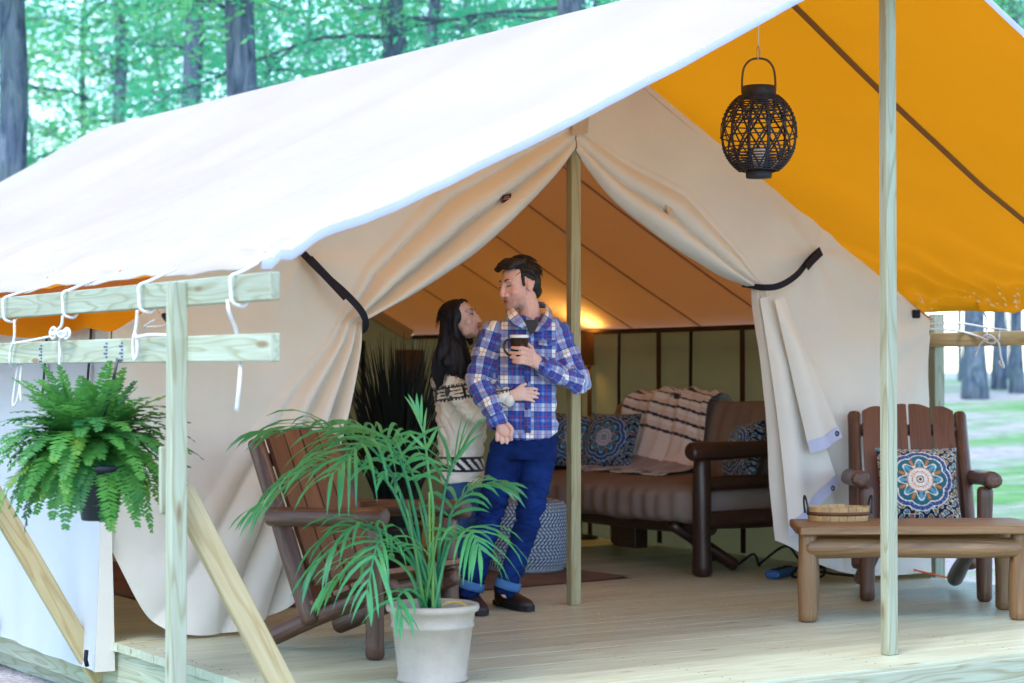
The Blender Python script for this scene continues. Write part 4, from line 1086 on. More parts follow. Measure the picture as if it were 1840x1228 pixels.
def fern_frond(az, el, L, drop, seed):
    rs_ = random.Random(seed); d = Vector((math.cos(az) * math.cos(el), math.sin(az) * math.cos(el), math.sin(el))); p = Vector((math.cos(az) * .04, math.sin(az) * .04, .18)); n = 32
    P = []; 
    for i in range(n + 1):
        P.append(p.copy()); p = p + d * (L / n); d = (d + Vector((rs_.uniform(-.02, .02), rs_.uniform(-.02, .02), -drop / n))).normalized()
    vs, fs = tube_data(P, .0018, 4, .0006); parts = [(vs, fs)]
    for i in range(2, n):
        f = i / n; t = (P[min(n, i + 1)] - P[i - 1]).normalized(); sd = t.cross(Vector((0, 0, 1)))
        sd = sd.normalized() if sd.length > .15 else Vector((math.sin(az), -math.cos(az), 0)); up = sd.cross(t)
        l = .052 * (math.sin(math.pi * (f * .86 + .12)) ** .75) * rs_.uniform(.8, 1.15) + .004
        for s in (-1, 1):
            dr = (sd * s + t * .35 + up * rs_.uniform(-.25, .15)).normalized(); w_ = t * .0074; a = P[i] + t * rs_.uniform(-.004, .004)
            parts.append(([a - w_ * .6, a + dr * l * .5 - w_, a + dr * l, a + dr * l * .5 + w_, a + w_ * .6], [(0, 1, 3, 4), (1, 2, 3)]))
    vs, fs = join_data(parts); return mesh_obj('frond', vs, fs, 'fern_leaf', fern)
for k in range(230):
    az = k * 2.39996 + random.uniform(-.2, .2); q = (k % 40) / 39
    el = 1.35 - 1.25 * q + random.uniform(-.15, .15); fern_frond(az, el, random.uniform(.25, .47) * (.84 + .26 * q), random.uniform(1.3, 2.6) * (.65 + .65 * q), k)

# ================================================================ forest behind
t = NT('bark'); v = t.coords('Object', (1, 1, .22), rnd=9); n1 = t.noise(v, 9, 7, .68, 1.2); v2 = t.coords('Object', (1, 1, 1), rnd=3); n2 = t.noise(v2, 2.5, 4)
c_ = t.ramp(n1, [(.36, (.035, .055, .085)), (.50, (.105, .14, .19)), (.66, (.20, .23, .28))]); t.color(t.mix(t.ramp(n2, [(.45, (0, 0, 0)), (.7, (.6, .6, .6))]), c_, (.12, .17, .17))); t.rough(.95, .1); t.bump(n1, 1.0, .05); MATS['bark'] = t.m
leafmat('leaf_teal', (.025, .22, .125), (.09, .38, .20), (.14, .70, .36), .6, .2, .6, .55)  # forest leaf colours lightened in place of distance haze
leafmat('leaf_light', (.06, .29, .13), (.20, .46, .18), (.32, .78, .32), .6, .2, .6, .55)
def crown_mesh(seed, zb, zt, rad, n_limb, per, lsz):
    rs_ = random.Random(seed); limbs, leaves, lf = [], [], []
    for k in range(n_limb):
        z0 = zb + (zt - zb) * (k / n_limb) ** 1.1; az = k * 2.4 + rs_.uniform(-.4, .4); L = rad * rs_.uniform(.65, 1.1) * (1 - .55 * (k / n_limb))
        p = Vector((0, 0, z0)); d = Vector((math.cos(az), math.sin(az), rs_.uniform(-.15, .45))).normalized(); P = [p.copy()]
        for i in range(7):
            p = p + d * L / 7; d = (d + Vector((rs_.uniform(-.28, .28), rs_.uniform(-.28, .28), rs_.uniform(-.25, .12)))).normalized(); P.append(p.copy())
        limbs.append(tube_data(P, [.030 * (1 - .85 * i / 7) for i in range(8)], 5))
        tips = P[2:]
        for q in P[2:7]:
            e = q + Vector((rs_.uniform(-.7, .7), rs_.uniform(-.7, .7), rs_.uniform(-.55, .25))); limbs.append(tube_data([q, q.lerp(e, .5) + Vector((0, 0, .05)), e], .014, 4, .004)); tips.append(e); tips.append(q.lerp(e, .6))
        for c in tips:
            sp = rs_.uniform(.22, .42)
            for _ in range(per):
                o = Vector((rs_.gauss(0, sp), rs_.gauss(0, sp), rs_.gauss(0, sp * .55))) + c
                a = Vector((rs_.uniform(-1, 1), rs_.uniform(-1, 1), rs_.uniform(-.6, .4))).normalized(); b = a.cross(Vector((rs_.uniform(-1, 1), rs_.uniform(-1, 1), rs_.uniform(-1, 1)))).normalized(); s = lsz * rs_.uniform(.6, 1.4); i0 = len(leaves)
                leaves += [o - a * s, o + b * s * .42, o + a * s, o - b * s * .42]; lf.append((i0, i0 + 1, i0 + 2, i0 + 3))
    return join_data(limbs), (leaves, lf)
CROWNS = []
for k in range(5):
    lm, lv = crown_mesh(100 + k, 5.2 if k < 3 else 1.4, 12.0 if k < 3 else 9.5, 3.2 if k < 3 else 3.0, 20 if k < 3 else 24, 24, .055)
    CROWNS.append((lm, lv, 'leaf_teal' if k % 2 == 0 else 'leaf_light'))
_cm = {}
def tree(label, u, d, dia, kind, rot, group='trees of the wood behind the tent', tall=16, sc=1.0):
    q = atD(u, 600, d); x, y = q.x, q.y; o = thing('tree', label, 'tree', (x, y, ground_z(x, y)), rot, group); o.scale = (sc, sc, sc)
    rs_ = random.Random(int(u) + 5); P = [Vector((rs_.uniform(-.06, .06) * i * .5, rs_.uniform(-.06, .06) * i * .5, -.2 + i * tall / 10)) for i in range(11)]
    P = catmull(P, 3); r0 = dia / 2 / sc
    vs, fs = tube_data(P, [r0 * (1.35 - .35 * min(1, i / 2.5)) * (1 - .7 * i / len(P)) for i in range(len(P))], 16); mesh_obj('trunk', vs, fs, 'bark', o, True)
    if kind not in _cm:
        lm, lv, mt = CROWNS[kind]
        a = bpy.data.meshes.new('limbs'); a.from_pydata(*[lm[0], [], lm[1]]); a.materials.append(MATS['bark'])
        b = bpy.data.meshes.new('crown'); b.from_pydata([tuple(p) for p in lv[0]], [], lv[1]); b.materials.append(MATS[mt]); _cm[kind] = (a, b)
    for nm, me in zip(('limbs', 'crown'), _cm[kind]):
        c = bpy.data.objects.new(nm, me); COL.objects.link(c); c.parent = o
        c['kind'] = 'stuff'
    return o
for k, (lab, u, d, dia) in enumerate((
    ('thick rough barked trunk at the left picture edge', 18, 20, .34), ('thick mossy trunk rising over the white fly, second big one from left', 435, 21, .41),
    ('thick pale grey trunk rising above the middle of the fly', 695, 23, .37), ('pale slim trunk between the two thick left trunks', 217, 36, .32),
    ('dark leaning trunk close left of the mossy thick one', 340, 31, .40), ('slim trunk just right of the pale grey thick one', 778, 34, .30),
    ('thin dark trunk further right above the fly', 848, 42, .27), ('trunk just showing over the fly near its peak', 1028, 22, .42))):
    o = tree(lab, u, d, dia, k % 5, k * 1.7)
tree('thick trunk behind the knotted rope on the far rail', 1752, 36, .40, 1, .4, 'trunks seen past the armchair')
tree('trunk just right of the knotted rope', 1794, 40, .27, 0, 1.4, 'trunks seen past the armchair')
tree('trunk at the right picture edge below the fly', 1827, 38, .25, 2, 2.4, 'trunks seen past the armchair')
tree('far thin trunk close beside the far rail post', 1726, 66, .16, 2, 5.0, 'trunks seen past the armchair')
rs2 = random.Random(3)
for k in range(15):
    u = -120 + 1380 * (k / 14) + rs2.uniform(-30, 30); d = (36, 45, 56)[k % 3] + rs2.uniform(-3, 3)
    tree('leafy tree of the wood behind the tent', u, d, .16, (3, 4, 3, 4, 4)[k % 5], k * 1.3, 'leafy fill trees of the wood', 12, rs2.uniform(1.1, 1.5))
for k in range(4):
    tree('leafy tree beyond the right end of the tent', 1660 + k * 75, 62 + 9 * (k % 3), .12, (0, 1, 2)[k % 3], k * 2.1, 'leafy fill trees of the wood', 14, 1.5)
# ================================================================ people
RT = Vector(_rt); FH = Vector((_fw[0], _fw[1], 0)).normalized(); UPV = Vector((0, 0, 1))
class Vol:
    """closed shapes that are fused into one continuous skin"""
    def __init__(s): s.p = []
    def tube(s, pts, rad, nseg=16, sub=5, flat=None):
        P = catmull(pts, sub); n = len(P); m = len(rad) - 1; R_ = []
        for i in range(n):
            f = i / (n - 1) * m; k = min(m - 1, int(f)); R_.append(rad[k] + (rad[k + 1] - rad[k]) * (f - k))
        a = (P[0] - P[1]).normalized(); b = (P[-1] - P[-2]).normalized(); r0, r1 = R_[0], R_[-1]
        P = [P[0] + a * r0 * .95, P[0] + a * r0 * .7] + P + [P[-1] + b * r1 * .7, P[-1] + b * r1 * .95]; R_ = [r0 * .3, r0 * .72] + R_ + [r1 * .72, r1 * .3]
        s.p.append(tube_data(P, R_, nseg)); return s
    def ball(s, c, r, M=None, n=18):
        vs, fs = [], []; r = (r, r, r) if isinstance(r, (int, float)) else r
        for i in range(n + 1):
            th = math.pi * i / n
            for j in range(2 * n):
                a = math.pi * j / n; v = Vector((r[0] * math.sin(th) * math.cos(a), r[1] * math.sin(th) * math.sin(a), r[2] * math.cos(th)))
                vs.append(Vector(c) + v)
        for i in range(n):
            for j in range(2 * n):
                a, b = i * 2 * n + j, i * 2 * n + (j + 1) % (2 * n); fs.append((a, b, b + 2 * n, a + 2 * n))
        if M is not None: vs = [M @ v for v in vs]
        s.p.append((vs, fs)); return s
    def loft(s, rings, ax, ay, nseg=32, e=2.4):
        """rings: (centre, half width along ax, half depth along ay)"""
        vs, fs = [], []; C = catmull([r[0] for r in rings], 5); n = len(C); m = len(rings) - 1
        for i in range(n):
            f = i / (n - 1) * m; k = min(m - 1, int(f)); g = f - k; w_ = rings[k][1] * (1 - g) + rings[k + 1][1] * g; d = rings[k][2] * (1 - g) + rings[k + 1][2] * g
            for j in range(nseg):
                a = 2 * math.pi * j / nseg; c, q = math.cos(a), math.sin(a)
                vs.append(C[i] + ax * w_ * math.copysign(abs(c) ** (2 / e), c) + ay * d * math.copysign(abs(q) ** (2 / e), q))
        for i in range(n - 1):
            for j in range(nseg):
                a, b = i * nseg + j, i * nseg + (j + 1) % nseg; fs.append((a, b, b + nseg, a + nseg))
        fs.append(tuple(range(nseg - 1, -1, -1))); fs.append(tuple((n - 1) * nseg + j for j in range(nseg))); s.p.append((vs, fs)); return s
    def build(s, name, mat, vox, smooth, parent=None, disp=None, origin=None):
        vs, fs = join_data(s.p); me = bpy.data.meshes.new(name); me.from_pydata(vs, [], fs); o = bpy.data.objects.new(name, me); COL.objects.link(o)
        r = o.modifiers.new('r', 'REMESH'); r.mode = 'VOXEL'; r.voxel_size = vox; r.adaptivity = 0
        if smooth: k = o.modifiers.new('s', 'SMOOTH'); k.factor = .5; k.iterations = smooth
        dg = bpy.context.evaluated_depsgraph_get(); ne = bpy.data.meshes.new_from_object(o.evaluated_get(dg)); bpy.data.objects.remove(o); bpy.data.meshes.remove(me)
        ne.name = name; ne.materials.clear(); ne.materials.append(MATS[mat]); N = len(ne.vertices)
        if disp:
            co = np.empty(N * 3); ne.vertices.foreach_get('co', co); co = co.reshape(-1, 3); no = np.empty(N * 3); ne.vertices.foreach_get('normal', no); no = no.reshape(-1, 3)
            co = disp(co, no); ne.vertices.foreach_set('co', co.ravel())
        ne.polygons.foreach_set('use_smooth', np.ones(len(ne.polygons), dtype=bool))
        if origin is not None: ne.transform(Matrix.Translation(-Vector(origin)))
        ne.update(); ob = bpy.data.objects.new(name, ne); COL.objects.link(ob)
        if parent is not None: ob.parent = parent
        elif origin is not None: ob.location = origin
        return ob
def coords_of(o):
    N = len(o.data.vertices); c = np.empty(N * 3); o.data.vertices.foreach_get('co', c); return c.reshape(-1, 3)
def nz(co, sc, seed=0.0, st=(1, 1, 1)): return np.array([mnoise.noise(Vector((c[0] * sc * st[0] + seed, c[1] * sc * st[1], c[2] * sc * st[2]))) for c in co])
def head_matrix(c, yaw_deg, pitch_deg, roll_deg=0, sc=1.0):
    """yaw 0 faces the camera, +90 faces picture right; pitch + looks up"""
    y = R(yaw_deg); f = RT * math.sin(y) - FH * math.cos(y); f = f * math.cos(R(pitch_deg)) + UPV * math.sin(R(pitch_deg)); f.normalize()
    x = f.cross(UPV).normalized(); z = x.cross(f)
    M = Matrix((x, f, z)).transposed().to_4x4() @ Matrix.Rotation(R(roll_deg), 4, 'Y') @ Matrix.Scale(sc, 4); M.translation = c; return M
def add_head(V, M, female=False):
    b = lambda c, r: V.ball(c, r, M)
    b((0, -.014, .034), (.077, .097, .088)); b((0, .018, .0), (.066, .076, .085)); b((0, .030, -.052), (.054 if female else .059, .060, .058))
    b((0, .066, -.094), (.026, .024, .024)); b((0, .048, -.080), (.044 if female else .050, .036, .030))
    for s in (-1, 1):
        b((s * .038, .058, -.024), (.027, .026, .026)); b((s * .077, -.012, -.002), (.011, .020, .032)); b((s * .034, .078, .033), (.028, .015, .010))
        b((s * .016, .096, -.036), (.009, .010, .009)); b((s * .045, .03, -.07), (.02, .03, .03))
    V.tube([M @ Vector(p) for p in ((0, .088, .022), (0, .100, .0), (0, .108, -.024), (0, .109, -.035))], [.009, .0095, .0115, .0115], 12)
    b((0, .088, -.060), (.022, .012, .0065)); b((0, .086, -.072), (.020, .012, .0075)); b((0, .080, -.066), (.030, .014, .016))
def skin_paint(o, M, lips, stubble, base, pink):
    co = coords_of(o); Mi = M.inverted(); L = np.array([Mi @ (Vector(c) + (o.location if o.parent is None else Vector())) for c in co])
    n = len(co); col = np.tile(np.array(base), (n, 1)); x, y, z = L[:, 0], L[:, 1], L[:, 2]; near = (np.abs(x) < .2) & (np.abs(z) < .2) & (y > -.2)
    def g(cx, cy, cz, r): return np.exp(-(((np.abs(x) - cx) / r[0]) ** 2 + ((y - cy) / r[1]) ** 2 + ((z - cz) / r[2]) ** 2)) * near
    def mx(w, c):
        nonlocal col; col = col * (1 - w[:, None]) + np.array(c)[None] * w[:, None]
    mx((.5 if stubble else .28) * g(.042, .07, -.028, (.03, .05, .03)), pink); mx(.5 * g(0, .113, -.03, (.016, .03, .018)), pink); mx(.5 * g(.08, -.01, 0, (.02, .03, .04)), pink)
    if stubble:
        w = np.clip((-.035 - z) * 40, 0, 1) * np.clip((z + .125) * 60, 0, 1) * np.clip((y - .0) * 25, 0, 1) * near; w2 = w * (.35 + .25 * nz(L, 160))
        mx(np.clip(w2, 0, .65), (.11, .06, .055))
    mx(np.clip(1.6 * g(0, .095, -.066, (.020, .03, .0085)), 0, .9), lips)
    mx(np.clip(.38 * g(.032, .085, .008, (.020, .03, .009)), 0, .8), (.28, .14, .11))  # eye sockets darkened, their shade painted into the skin colour
    vcol(o, col, 'skin')
def hmm(name, rough=.5):
    t = NT(name); a = t.new('ShaderNodeVertexColor', layer_name='skin'); v = t.coords('Object'); n = t.noise(v, 90, 4)
    t.color(t.mix(.12, a.outputs[0], t.ramp(n, [(.3, (.1, .1, .1)), (.7, (.9, .9, .9))]), 'OVERLAY')); t.rough(rough, .35)
    t.b.inputs['Subsurface Weight'].default_value = .12; t.b.inputs['Subsurface Radius'].default_value = (.012, .005, .003); t.b.inputs['Subsurface Scale'].default_value = .5
    t.bump(t.noise(v, 300, 3), .12, .003); MATS[name] = t.m
hmm('skin')
plain('hair_black', (.009, .009, .015), (.005, .005, .010), 40, .55, .35, .3, 160, (1, 1, .15))
plain('hair_brown', (.020, .013, .012), (.010, .008, .009), 60, .5, .4, .6, 140, (1, .4, .6))
plain('eye_dark', (.02, .012, .010), (.015, .01, .01), 30, .4, .4, 0)
plain('eye_white', (.62, .58, .55), (.58, .52, .5), 30, .3, .5, 0)
plain('denim_dark', (.006, .030, .165), (.002, .010, .060), 6, .85, .15, .35, 420)
plain('denim_light', (.045, .11, .26), (.025, .06, .17), 6, .85, .15, .35, 420)
plain('denim_cuff', (.06, .17, .36), (.045, .12, .28), 14, .85, .15, .35, 420)
plain('shoe_leather', (.035, .020, .018), (.020, .012, .012), 14, .5, .4, .3, 80)
plain('shoe_sole', (.018, .016, .018), (.012, .011, .013), 14, .7, .3, .2, 80)
plain('tee_grey', (.055, .060, .075), (.045, .05, .06), 20, .9, .1, .2)
plain('button', (.06, .015, .03), (.04, .01, .02), 20, .4, .4, 0)
# plaid flannel: two crossed band patterns on coordinates that follow torso and sleeves
t = NT('plaid'); at_ = t.new('ShaderNodeAttribute', attribute_name='weave'); sx_ = t.new('ShaderNodeSeparateXYZ'); t.link(at_.outputs['Vector'], sx_.inputs[0])
def bands(o, per):
    f = t.math('FRACT', t.math('MULTIPLY', o, 1 / per))
    wv = t.ramp(f, [(0, (1, 1, 1)), (.30, (.12, .12, .12)), (.38, (0, 0, 0)), (.60, (.45, .45, .45)), (.70, (0, 0, 0))], 'CONSTANT')
    rd = t.ramp(f, [(0, (0, 0, 0)), (.13, (1, 1, 1)), (.155, (0, 0, 0)), (.44, (.8, .8, .8)), (.475, (0, 0, 0)), (.78, (.8, .8, .8)), (.81, (0, 0, 0))], 'CONSTANT')
    dk = t.ramp(f, [(0, (0, 0, 0)), (.295, (1, 1, 1)), (.318, (0, 0, 0)), (.96, (1, 1, 1)), (.985, (0, 0, 0))], 'CONSTANT')
    return wv, rd, dk
w1, r1, k1 = bands(sx_.outputs[0], .142); w2, r2, k2 = bands(sx_.outputs[1], .138)
wsum = t.math('MULTIPLY', t.math('ADD', w1, w2), .5)
col = t.ramp(wsum, [(0, (.022, .070, .36)), (.30, (.065, .16, .52)), (.55, (.27, .36, .62)), (1, (.88, .86, .84))])
col = t.mix(t.math('MULTIPLY', t.math('MAXIMUM', r1, r2), .68), col, (.36, .035, .09)); col = t.mix(t.math('MULTIPLY', t.math('MAXIMUM', k1, k2), .55), col, (.01, .014, .06))
v = t.coords('Object'); tw = t.noise(v, 420, 2); t.color(t.mix(.20, col, tw, 'OVERLAY')); t.rough(.92, .1); t.bump(t.math('ADD', tw, t.noise(v, 26, 4)), .35, .008); t.b.inputs['Sheen Weight'].default_value = .25
MATS['plaid'] = t.m
vmat('knit', .95, .05, .9, 240, sheen=.4)

plain('lip_dark', (.16, .04, .04), (.12, .03, .03), 30, .5, .3, 0)
def eyes(M, parent, off, col_brow, closed, female=False):
    T = lambda p: M @ Vector(p) - off
    for s in (-1, 1):
        Vb = Vol(); 
        br = [T((s * .013, .0925, .034)), T((s * .028, .0915, .040)), T((s * .044, .0825, .040)), T((s * .056, .067, .032))]
        tube('eyebrow', br, [.0026, .0036, .0034, .002] if not female else [.0016, .0024, .0022, .0012], col_brow, parent, 6)
        if not closed:
            vs, fs = [], []; b = Vol(); b.ball((s * .031, .0775, .010), (.0150, .0125, .0085), M, 10); a_, f_ = b.p[0]; mesh_obj('eye', [v - off for v in a_], f_, 'eye_white', parent, True)
            b = Vol(); b.ball((s * .032, .0868, .010), (.006, .004, .0062), M, 8); a_, f_ = b.p[0]; mesh_obj('iris', [v - off for v in a_], f_, 'eye_dark', parent, True)
        ey = [T((s * .016, .086, .010)), T((s * .025, .0925, .015 if not closed else .008)), T((s * .038, .0900, .015 if not closed else .007)), T((s * .049, .079, .009))]
        tube('eyelash', ey, [.0014, .0026, .0026, .0014], 'eye_dark', parent, 6)
    tube('mouth_line', [T((-.024, .084, -.0585)), T((-.012, .0955, -.0655)), T((0, .0985, -.0665)), T((.012, .0955, -.0655)), T((.024, .084, -.0585))], [.0010, .0016, .0018, .0016, .0010], 'lip_dark', parent, 6)

def jeans_disp(seed, kz):
    def f(co, no):
        a = nz(co, 9, seed, (1, 1, 2.2)) * .007 + nz(co, 22, seed + 3, (1, 1, 2.6)) * .0045 - ridge(co, 20, seed + 2, .35) * .009 - ridge(co, 20, seed + 6, -.4) * .008 + .004
        knee = np.exp(-((co[:, 2] - kz) / .12) ** 2) + .9 * np.exp(-((co[:, 2] - .16) / .10) ** 2) + .35
        return co + no * (a * knee)[:, None]
    return f
def ridge(co, sc, seed, rot):
    a = np.stack([co[:, 0] * .84 - co[:, 1] * .54, co[:, 2]], 1); c, s = math.cos(rot), math.sin(rot); q = np.stack([(a[:, 0] * c + a[:, 1] * s) * .30, (-a[:, 0] * s + a[:, 1] * c), co[:, 1] * .5], 1)
    return np.clip(1 - np.abs(nz(q, sc, seed)) * 2.4, 0, 1) ** 2.2
def shirt_disp(seed, amp=1.0):
    def f(co, no):
        d = nz(co, 7, seed, (1, 1, .7)) * .012 + nz(co, 17, seed + 4, (1.3, 1.3, .8)) * .006 - ridge(co, 15, seed + 2, .7) * .010 - ridge(co, 17, seed + 9, -.8) * .009 + .006
        return co + no * (amp * d)[:, None]
    return f
def shoe(name, heel, toe, w_, parent, off):
    heel = Vector(heel); toe = Vector(toe); d = (toe - heel); d.z = 0; L = d.length; d.normalize(); s = d.cross(UPV); V = Vol()
    V.loft([(heel + UPV * .03, w_ * .80, .04), (heel + d * L * .30 + UPV * .045, w_ * .86, .055), (heel + d * L * .65 + UPV * .034, w_ * 1.05, .042), (heel + d * L * .9 + UPV * .028, w_ * .98, .033), (toe + UPV * .022, w_ * .55, .022)], s, UPV, 24, 2.3)
    V.tube([heel + d * .05 + UPV * .04, heel + d * .045 + UPV * .12], [.050, .050], 16)
    o = V.build(name, 'shoe_leather', .006, 4, parent, None, off)
    rg = [(heel - d * .012, w_ * .80), (heel + d * L * .3, w_ * .80), (heel + d * L * .65, w_ * 1.10), (heel + d * L * .9, w_ * 1.04), (toe + d * .012, w_ * .55)]
    top = [p + s * q for p, q in rg] + [p - s * q for p, q in reversed(rg)]; m = len(top)
    zs = [Vector((p.x, p.y, .004)) - off for p in top] + [Vector((p.x, p.y, .030)) - off for p in top]
    mesh_obj('sole', zs, [tuple(range(m - 1, -1, -1)), tuple(range(m, 2 * m))] + [(k, (k + 1) % m, m + (k + 1) % m, m + k) for k in range(m)], 'shoe_sole', o)
    return o

# ---------------------------------------------------------------- man in the plaid shirt
D0 = 10.16
def m(u, v, dd=0.0): return atD(u, v, D0 + dd)
MO = onZ(905, 1097); MO.z = 0
MH = head_matrix(m(932, 515, -.01), -54, -8, 3, 1.03)
B = Vol(); add_head(B, MH)
B.tube([MH @ Vector((0, -.03, -.03)), m(951, 556, .0), m(952, 585, .01)], [.052, .054, .066], 18)
B.loft([(m(953, 585, .01), .10, .07), (m(945, 606, .01), .185, .09), (m(940, 660, 0), .175, .10), (m(944, 730, 0), .15, .095), (m(947, 790, 0), .15, .10), (m(945, 815, 0), .14, .10)], RT, FH)
B.tube([m(884, 602, -.02), m(862, 690, -.09), m(893, 752, -.17)], [.05, .042, .030]); B.tube([m(1004, 604, 0), m(1036, 682, -.03), m(977, 657, -.19)], [.05, .042, .030])
B.tube([m(915, 805, 0), m(880, 925, -.02), m(847, 1064, .0)], [.08, .056, .034]); B.tube([m(968, 805, 0), m(950, 930, -.03), m(910, 1064, -.03)], [.08, .056, .034])
# his right hand hanging, fingers curled towards the palm
B.loft([(m(895, 754, -.17), .030, .024), (m(902, 768, -.178), .042, .024), (m(907, 780, -.182), .042, .022), (m(908, 785, -.182), .03, .018)], (RT * .9 - UPV * .3).normalized(), FH)
for k, (u0, v0, u1, v1, u2, v2) in enumerate(((893, 778, 893, 791, 896, 787), (901, 782, 902, 796, 904, 790), (909, 782, 911, 796, 911, 789), (916, 778, 919, 790, 917, 785))):
    B.tube([m(u0, v0, -.186), m(u1, v1, -.192), m(u2, v2 + 2, -.160)], [.0095, .0092, .008], 10)
B.tube([m(912, 762, -.19), m(920, 772, -.20), m(918, 784, -.205)], [.0115, .010, .0088], 10)
# his left hand round the mug
MUG = m(933, 623, -.245)
B.loft([(m(980, 660, -.19), .026, .030), (m(966, 651, -.205), .028, .040), (m(955, 645, -.222), .024, .042), (m(948, 641, -.235), .018, .038)], FH, UPV)
for k, (v0, v1, v2, ue) in enumerate(((628, 626, 625, 920), (637, 635, 634, 916), (646, 644, 642, 918), (653, 652, 650, 922))):
    B.tube([m(955, v0 + 3, -.245), m(940, v1, -.304), m((940 + ue) / 2, v1, -.306), m(ue, v2, -.285)], [.0105, .0100, .0095, .0082], 10)
B.tube([m(960, 640, -.225), m(955, 626, -.215), m(948, 618, -.215)], [.013, .0115, .0095], 10)
def man_disp(co, no):
    Mi = MH.inverted(); L = np.array([Mi @ Vector(c) for c in co]); d = np.zeros(len(co))
    for s in (-1, 1): d -= .0075 * np.exp(-(((L[:, 0] - s * .031) / .016) ** 2 + ((L[:, 1] - .085) / .03) ** 2 + ((L[:, 2] - .011) / .011) ** 2))
    d -= .004 * np.exp(-((L[:, 0] / .03) ** 2 + ((L[:, 1] - .085) / .03) ** 2 + ((L[:, 2] + .0655) / .0028) ** 2))
    return co + no * d[:, None]
man = B.build('person', 'skin', .0042, 3, None, man_disp, MO)
tag(man, 'man in blue and white plaid shirt leaning on the pole with a mug', 'person'); skin_paint(man, MH, (.42, .13, .12), True, (.70, .42, .35), (.74, .33, .28))
eyes(MH, man, MO, 'hair_brown', True)
H = Vol(); hb = lambda c, r: H.ball(c, r, MH)
hb((0, -.034, .058), (.083, .090, .080)); hb((0, -.070, .015), (.072, .052, .075)); hb((0, -.088, -.03), (.056, .03, .05))
for s in (-1, 1): hb((s * .073, .020, .022), (.006, .009, .030)); hb((s * .068, -.028, .052), (.013, .052, .040))
for k in range(15):
    a = -1 + 2 * k / 14; H.tube([MH @ Vector((a * .062, .0, .120)), MH @ Vector((a * .060 + .006, .045, .130 - .02 * a * a)), MH @ Vector((a * .056 + .008, .072, .116 - .018 * abs(a))), MH @ Vector((a * .053, .084 - .018 * abs(a), .099 - .01 * abs(a)))], [.019, .020, .015, .006], 10)
def hair_disp(co, no): return co + no * (nz(co, 45, 2, (1, 1, .6)) * .004 + nz(co, 110, 5) * .002)[:, None]
H.build('hair', 'hair_brown', .004, 2, man, hair_disp, MO)
st_ = []; rm = random.Random(4)
for k in range(420):
    th = rm.uniform(0, 6.28); ph = rm.uniform(.0, 1.75); q = Vector((.084 * math.sin(ph) * math.cos(th), -.034 + .092 * math.sin(ph) * math.sin(th), .058 + .082 * math.cos(ph)))
    if q.y > .03 and q.z < .105: continue
    if q.z > .105: q.z += .006 + .012 * max(0, min(1, (q.y + .05) / .1))
    nrm_ = (q - Vector((0, -.034, .03))).normalized(); d_ = Vector((rm.uniform(-.5, .5), -.8 if q.y < .02 else .4, -.5 if q.z < .1 else .3)); d_ = (d_ - nrm_ * d_.dot(nrm_)).normalized()
    L_ = rm.uniform(.018, .036); p_ = [MH @ (q + d_ * L_ * f_ + nrm_ * (.003 * math.sin(3 * f_) + .002)) - MO for f_ in (-.3, .2, .6, 1)]
    st_.append(tube_data(p_, [.0016, .0018, .0014, .0004], 4))
a_, f_ = join_data(st_); mesh_obj('hair_strands', a_, f_, 'hair_brown', man, True)['kind'] = 'stuff'
# jeans
J = Vol()
J.loft([(m(948, 772, 0), .150, .105), (m(945, 800, 0), .165, .118), (m(942, 826, 0), .170, .115)], RT, FH)
J.tube([m(912, 806, 0), m(898, 860, -.02), m(880, 930, -.025), m(862, 1000, -.01), m(846, 1058, .0)], [.094, .086, .068, .062, .059], 20); J.tube([m(970, 806, 0), m(962, 860, -.02), m(950, 930, -.035), m(930, 1000, -.03), m(911, 1056, -.03)], [.094, .086, .069, .062, .059], 20)
J.build('jeans', 'denim_dark', .007, 4, man, jeans_disp(1, .50), MO)
for q, p in ((m(846, 1057, .0), m(849, 1047, 0)), (m(911, 1056, -.03), m(914, 1046, -.03))):
    d = (p - q).normalized(); vs, fs = tube_data([q - d * .006, q + d * .01, p + d * .008], [.068, .069, .067], 28); mesh_obj('jeans_cuff', [Vector(v) - MO for v in vs], fs, 'denim_cuff', man, True)
shoe('shoe', onZ(897, 1088), onZ(952, 1100), .043, man, MO); shoe('shoe', onZ(838, 1086), onZ(866, 1108), .043, man, MO)
# shirt
Sh = Vol()
TR = [(m(953, 566, .02), .080, .072), (m(950, 577, .01), .150, .092), (m(946, 594, .0), .212, .115), (m(940, 650, -.01), .192, .130), (m(942, 700, -.01), .172, .126), (m(946, 745, -.01), .160, .124), (m(948, 787, -.01), .160, .127)]
Sh.loft(TR, RT, FH, 40, 2.3)
AR = [m(886, 599, -.02), m(870, 645, -.06), m(862, 690, -.10), m(880, 728, -.145), m(893, 757, -.17)]; AL_ = [m(1004, 601, 0), m(1020, 645, -.01), m(1037, 684, -.04), m(1008, 675, -.12), m(978, 660, -.185)]
Sh.tube(AR, [.069, .070, .065, .056, .048], 20); Sh.tube(AL_, [.069, .069, .066, .055, .046], 20)
_hc = np.array(m(948, 787, -.01))
def shirt_fold(co, no):
    co = shirt_disp(3, 1.15)(co, no); lat = (co - _hc) @ np.array(RT); k = np.clip(1 - (co[:, 2] - _hc[2]) / .10, 0, 1) * (np.abs(lat) < .24); ar = np.linalg.norm(co - np.array(AR[-1]), axis=1) > .11
    co[:, 2] += k * ar * (.055 * (lat / .165) ** 2 - .012); dr = nz(np.stack([lat * 9, co[:, 2] * 2.2, lat * 0], 1), 1.0, 4)
    return co + no * (dr * .012 * np.clip((_hc[2] + .42 - co[:, 2]) / .3, 0, 1))[:, None]
shirt = Sh.build('shirt', 'plaid', .006, 5, man, shirt_fold, MO)
co = coords_of(shirt) + np.array(MO)
